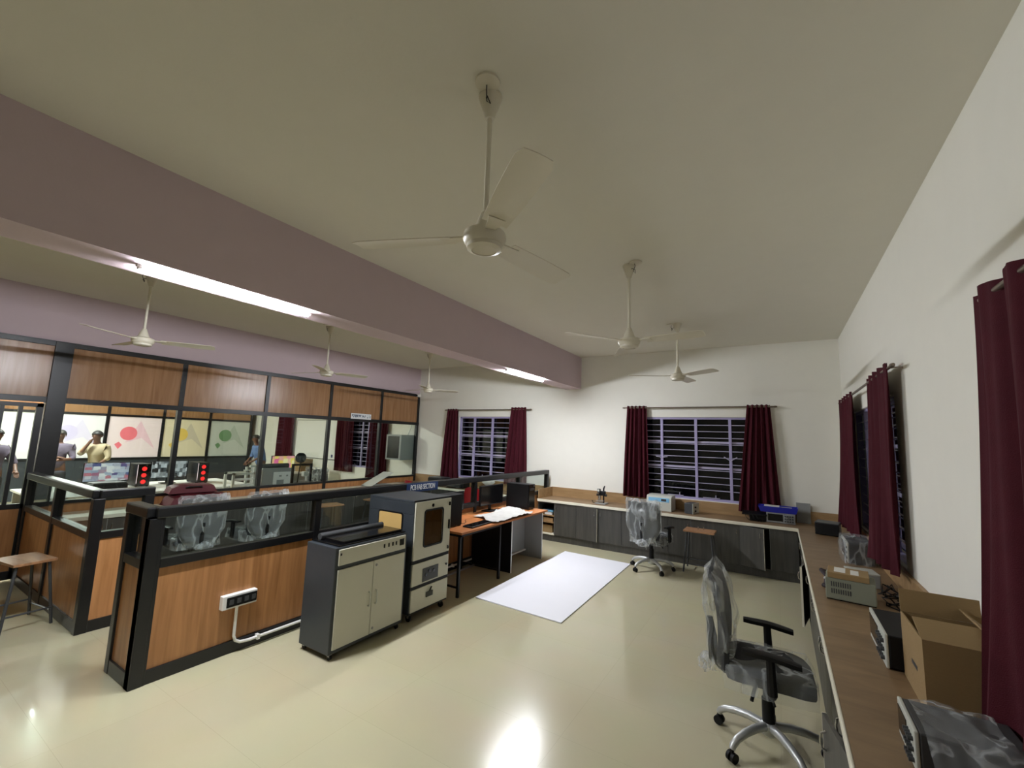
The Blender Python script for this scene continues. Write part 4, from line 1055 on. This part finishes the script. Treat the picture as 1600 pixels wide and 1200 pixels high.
fr = MB(); fr.box(-1.02, -.016, .58, 1.02, .018, .6); fr.box(-1.02, -.016, -.57, 1.02, .018, -.55); fr.box(-1.02, -.016, -.57, -1.0, .018, .6); fr.box(1.0, -.016, -.57, 1.02, .018, .6)
fr.build('frame', 'steel', t)
rbox('badge', 'signblue', t, (.82, -.0135, -.5), (.9, -.012, -.42), 0)
t = thing('wall_rack', 'grey wall rack with a dark glass door beyond the partition end', 'rack', (-8.17, 7.9, 1.57))
rbox('case', 'greyplastic', t, (-.26, -.25, -.31), (.26, .24, .31), .006)
rbox('glass_door', 'blackgloss', t, (-.2, -.258, -.27), (.2, -.25, .27), .003)
MB().tube([(.12, .1, .31), (.12, .2, .5), (.12, .22, .8)], .012, 8).build('cable_conduit', 'white', t)
def table(label, loc, rz, L, W, Hh=.8):
    t = thing('white_table', label, 'table', loc, rz, 'white tables')
    rbox('tabletop', 'white', t, (-L/2, -W/2, Hh-.03), (L/2, W/2, Hh), .004)
    for sx in (-1, 1):
        for sy in (-1, 1): rbox('leg', 'greyplastic', t, (sx*(L/2-.05)-.02, sy*(W/2-.05)-.02, 0), (sx*(L/2-.05)+.02, sy*(W/2-.05)+.02, Hh-.03), .002)
    rbox('modesty_panel', 'greyplastic', t, (-L/2+.07, W/2-.06, .25), (L/2-.07, W/2-.045, Hh-.03), 0)
    return t
table('long white table in the back room carrying the lit monitors', (-9.75, 3.3, 0), PI/2, 3.0, 1.6)
table('white table in the back room below the whiteboard', (-11.2, 6.9, 0), PI/2, 1.6, .8)
table('low bench in the back room carrying the printing machines', (-8.4, 5.0, 0), PI/2, 1.9, .75, .76)
def picture_mat(name, stops, scale, s):
    m, nt, b = newmat(name)
    tc = nt.nodes.new('ShaderNodeTexCoord'); mp = nt.nodes.new('ShaderNodeMapping'); mp.inputs['Scale'].default_value = scale
    vo = nt.nodes.new('ShaderNodeTexVoronoi'); vo.distance = 'CHEBYCHEV'; vo.inputs['Scale'].default_value = 1
    sp = nt.nodes.new('ShaderNodeSeparateColor'); cr = nt.nodes.new('ShaderNodeValToRGB'); vo.inputs['Randomness'].default_value = .55
    nt.links.new(tc.outputs['Object'], mp.inputs[0]); nt.links.new(mp.outputs[0], vo.inputs['Vector']); nt.links.new(vo.outputs['Color'], sp.inputs[0]); nt.links.new(sp.outputs[0], cr.inputs[0])
    el = cr.color_ramp.elements
    for i, (p_, c_) in enumerate(stops):
        e = el[i] if i < 2 else el.new(p_)
        e.position = p_; e.color = lin(c_)
    nt.links.new(cr.outputs[0], b.inputs['Emission Color']); b.inputs['Emission Strength'].default_value = s; b.inputs['Base Color'].default_value = (.02, .02, .02, 1)
    return m
M['screen_a'] = picture_mat('lit_screen_street', [(0, (225, 232, 240)), (.35, (150, 165, 185)), (.55, (205, 120, 130)), (.65, (70, 85, 140)), (.85, (235, 238, 235))], (11, 1, 19), .27)
M['screen_b'] = picture_mat('lit_screen_mono', [(0, (240, 245, 245)), (.4, (60, 68, 72)), (.6, (215, 222, 224)), (.8, (24, 26, 30))], (22, 1, 13), .25)
M['screen_c'] = picture_mat('lit_screen_pink', [(0, (236, 120, 190)), (.45, (240, 220, 90)), (.75, (230, 90, 160)), (.9, (245, 235, 170))], (9, 1, 8), .3)
monitor('lit monitor with a pale blue picture on the long white table', (-10.0, 2.8, .8), PI/2, .62, .33, 'screen_a')
monitor('lit monitor with a black and white picture between the red glowing towers', (-10.1, 3.75, .8), PI/2, .6, .33, 'screen_b')
pc_tower('tower with three red rings beside the pale blue monitor', (-9.98, 3.25, .8), PI/2, rings=3)
pc_tower('tower with three red rings at the far end of the long white table', (-9.98, 4.2, .8), PI/2, rings=3)
monitor('lit monitor with pink and yellow picture behind the black printing frame', (-11.0, 6.55, .8), PI/2, .62, .34, 'screen_c')
t = thing('frame_printer', 'white metal gantry machine on the bench nearest the red towers', 'machine', (-8.45, 4.2, .76))
mb = MB()
for x_ in (-.14, .14):
    mb.box(x_-.02, -.16, 0, x_+.02, -.12, .34); mb.box(x_-.02, .2, 0, x_+.02, .24, .42); mb.box(x_-.02, -.16, .0, x_+.02, .24, .04); mb.box(x_-.02, -.16, .3, x_+.02, .24, .34)
mb.build('frame', 'pale', t, bevel=.003)
for z_ in (.12, .22): MB().cyl((.14, -.14, z_), (.14, .22, z_), .022, n=12).build('roller', 'white', t, smooth=True)
rbox('arm', 'pale', t, (-.02, .2, .42), (.02, .3, .46), .003); rbox('bracket', 'pale', t, (-.02, .1, .36), (.02, .24, .38), .002)
t = thing('laser_engraver', 'grey box machine with a paper printed front on the bench', 'machine', (-8.42, 4.78, .76))
rbox('body', 'greyplastic', t, (-.2, -.26, 0), (.2, .3, .4), .006)
rbox('front_sheet', 'frost', t, (.2, -.05, .02), (.204, .29, .33), 0)
mb = MB(); mb.box(.204, .02, .06, .206, .16, .18); mb.box(.204, .06, .24, .206, .11, .27); mb.box(.204, .2, .24, .206, .24, .27)
mb.build('printed_mark', 'greyplastic', t)
MB().cyl((0, -.24, .43), (0, .34, .43), .05, n=16).build('roller', 'darkgrey', t, smooth=True)
t = thing('spool_printer', 'black open frame printer with a spool on its top bar', 'machine', (-8.4, 5.42, .76))
mb = MB()
for y_ in (-.2, .2): mb.box(-.02, y_-.02, 0, .02, y_+.02, .46)
mb.box(-.02, -.2, .42, .02, .2, .46); mb.box(-.2, -.22, 0, .2, .22, .05); mb.tube([(-.18, -.2, .04), (0, -.2, .44)], .012, 6); mb.tube([(.18, -.2, .04), (0, -.05, .44)], .012, 6)
mb.build('frame', 'blackmatt', t)
rbox('bed', 'darkgrey', t, (-.15, -.15, .08), (.15, .15, .1), .002); rbox('print_head', 'pale', t, (-.04, .02, .2), (.05, .12, .3), .004)
sp_ = MB(); sp_.lathe([(.02, -.035), (.1, -.035), (.1, -.03), (.07, -.03), (.07, .03), (.1, .03), (.1, .035), (.02, .035)], (0, -.05, .58), axis='X'); sp_.build('spool', 'blackmatt', t, smooth=True)
rbox('spool_stand', 'blackmatt', t, (-.015, -.06, .46), (.015, -.04, .6), 0)
tag(rbox('cardboard_box', 'cardboard', None, (-11.4, 7.05, .801), (-11.0, 7.4, 1.13), .004), 'cardboard box on the white table below the whiteboard', 'box')
tag(MB().lathe([(0, 0), (.05, 0), (.055, .02), (.055, .22), (.02, .29), (.02, .31), (0, .31)], (-11.2, 6.96, .801)).build('bottle', 'film', smooth=True), 'clear bottle beside the cardboard box in the back room', 'bottle')
tag(MB().lathe([(.03, 0), (.07, .05), (.085, .08), (.08, .08), (.03, .012)], (-8.3, 5.8, .761)).build('bowl', 'cream', smooth=True), 'small cream bowl at the end of the printing bench', 'bowl')

# ------------------------------------------------------------------ people in the back room
def skin_mesh(name, chains, mat, par, sub=1, root=0):
    """chains: list of lists of (x, y, z, r); a chain may start with an index of an existing vertex"""
    vs, es, rs = [], [], []
    for ch_ in chains:
        prev = None
        for p in ch_:
            if isinstance(p, int): prev = p; continue
            vs.append(p[:3]); rs.append(p[3]); i = len(vs)-1
            if prev is not None: es.append((prev, i))
            prev = i
    me = bpy.data.meshes.new(name); me.from_pydata(vs, es, []); me.materials.append(M[mat])
    o = bpy.data.objects.new(name, me); C.objects.link(o); o.parent = par
    sk_ = o.modifiers.new('skin', 'SKIN'); sk_.use_smooth_shade = True
    for i, r in enumerate(rs):
        d_ = me.skin_vertices[0].data[i]; d_.radius = (r, r) if not isinstance(r, tuple) else r
        d_.use_root = (i == root)
    ss = o.modifiers.new('subdivision', 'SUBSURF'); ss.levels = sub; ss.render_levels = sub
    return o
def person(label, loc, rz, shirt, arms, lean=0.0):
    """faces local +X; arms = two lists (right = -Y side, left = +Y side) of elbow, wrist"""
    t = thing('person', label, 'person', loc, rz)
    L = lambda x, z: (x + lean*(z-.95), z)
    def q(x, y, z, r): xx, zz = L(x, z) if z > .95 else (x, z); return (xx, y, zz, r)
    ch_ = [[q(0, 0, .95, .13), q(0, 0, 1.1, .125), q(0, 0, 1.28, .125), q(.0, 0, 1.4, .085), q(.0, 0, 1.48, .05), q(.015, 0, 1.55, .06), q(.02, 0, 1.63, .085), q(.01, 0, 1.7, .07)]]
    for s, (el, wr) in zip((-1, 1), arms):
        e = Vector(q(*el, 0)[:3]); w_ = Vector(q(*wr, 0)[:3]); d_ = (w_-e).normalized()
        side = d_.cross(Vector((0, 0, 1))); side = side.normalized() if side.length > .1 else Vector((0, 1, 0))
        base = sum(len([p for p in c if not isinstance(p, int)]) for c in ch_)
        ch_.append([3, q(.0, s*.16, 1.39, .045), (*e, .038), (*w_, .028), (*(w_+d_*.05), .034), (*(w_+d_*.085), .026)])
        h = base + 3
        for k, ln in zip((-1.5, -.5, .5, 1.5), (.06, .075, .07, .055)):
            p0 = w_+d_*.09+side*k*.017
            ch_.append([h, (*p0, .0095), (*(p0+d_*ln*.5+Vector((0, 0, -.006))), .009), (*(p0+d_*ln+Vector((0, 0, -.018))), .008)])
        p0 = w_+d_*.03+side*s*.035
        ch_.append([h-1, (*p0, .011), (*(p0+d_*.03+side*s*.012), .0095)])
    for s in (-1, 1): ch_.append([0, (0, s*.09, .86, .085), (.01, s*.1, .5, .055), (-.01, s*.1, .1, .038), (.0, s*.1, .045, .04), (.13, s*.11, .03, .03)])
    b = skin_mesh('body', ch_, 'skin', t, 2)
    hx, _, hz, _ = q(.015, 0, 1.63, 0)
    fm = MB(); fm.lathe([(0, 0), (.011, .002), (.014, .015), (.004, .035), (0, .04)], (hx+.083, 0, hz-.03), n=8); fm.build('nose', 'skin', t, smooth=True)
    ey = MB()
    for s in (-1, 1): ey.lathe([(0, -.008), (.008, -.004), (.009, 0), (.008, .004), (0, .008)], (hx+.073, s*.032, hz+.015), n=8)
    ey.build('eyes', 'hair', t, smooth=True)
    er = MB()
    for s in (-1, 1): er.lathe([(0, -.006), (.02, -.006), (.026, 0), (.02, .006), (0, .006)], (hx-.01, s*.084, hz-.005), n=10, axis='Y')
    er.build('ears', 'skin', t, smooth=True)
    def hair(u, v):
        a = 2*PI*u; ph = v*1.75*(.72 + .28*(-math.cos(a)+1)/2)
        r = .099 + .006*noise.noise((math.cos(a)*4, math.sin(a)*4, v*5))
        return (hx - .012 + r*1.08*math.sin(ph)*math.cos(a), r*.98*math.sin(ph)*math.sin(a), hz + .012 + r*1.08*math.cos(ph))
    MB().grid(24, 10, hair).build('hair', 'hair', t, smooth=True)
    sc_ = [[q(0, 0, .9, .145), q(0, 0, 1.1, .142), q(0, 0, 1.28, .165), q(0, 0, 1.39, .14), q(0, 0, 1.45, .09)]]
    for s, (el, wr) in zip((-1, 1), arms):
        e = Vector(q(*el, 0)[:3]); w_ = Vector(q(*wr, 0)[:3]); sh = Vector(q(0, s*.165, 1.395, 0)[:3])
        m_ = e.lerp(w_, .35)
        sc_.append([3, (*sh, .09), (*sh.lerp(e, .6), .066), (*e, .056), (*m_, .05)])
    skin_mesh('shirt', sc_, shirt, t, 2)
    tr_ = [[(0, 0, .93, .142), (0, 0, .88, .13)]]
    for s in (-1, 1): tr_.append([1, (0, s*.09, .8, .1), (.01, s*.1, .5, .075), (-.01, s*.1, .1, .06)])
    skin_mesh('trousers', tr_, 'trousers', t, 2)
    return t
person('person in a mauve grey shirt with folded arms, partly behind the thick post', (-12.9, 2.78, 0), math.radians(-10), 'shirt_a',
       (((.12, -.24, 1.14), (.24, -.04, 1.17)), ((.12, .24, 1.14), (.25, .06, 1.13))))
person('person in a beige shirt raising a hand towards the mouth, before the lilac poster', (-12.9, 3.42, 0), math.radians(-40), 'shirt_b',
       (((.22, -.2, 1.22), (.17, -.07, 1.46)), ((.1, .26, 1.15), (.2, .1, 1.0))), lean=.18)
person('person in a light blue shirt leaning over in the back room, behind a post', (-12.1, 6.6, 0), math.radians(-95), 'shirt_c',
       (((.1, -.24, 1.16), (.28, -.14, 1.04)), ((.1, .24, 1.16), (.28, .12, 1.04))), lean=.3)
person('person in a grey top seen through the glass door', (-11.9, 1.75, 0), math.radians(20), 'shirt_a',
       (((.1, -.25, 1.14), (.26, -.2, 1.0)), ((.1, .25, 1.14), (.26, .2, 1.0))))
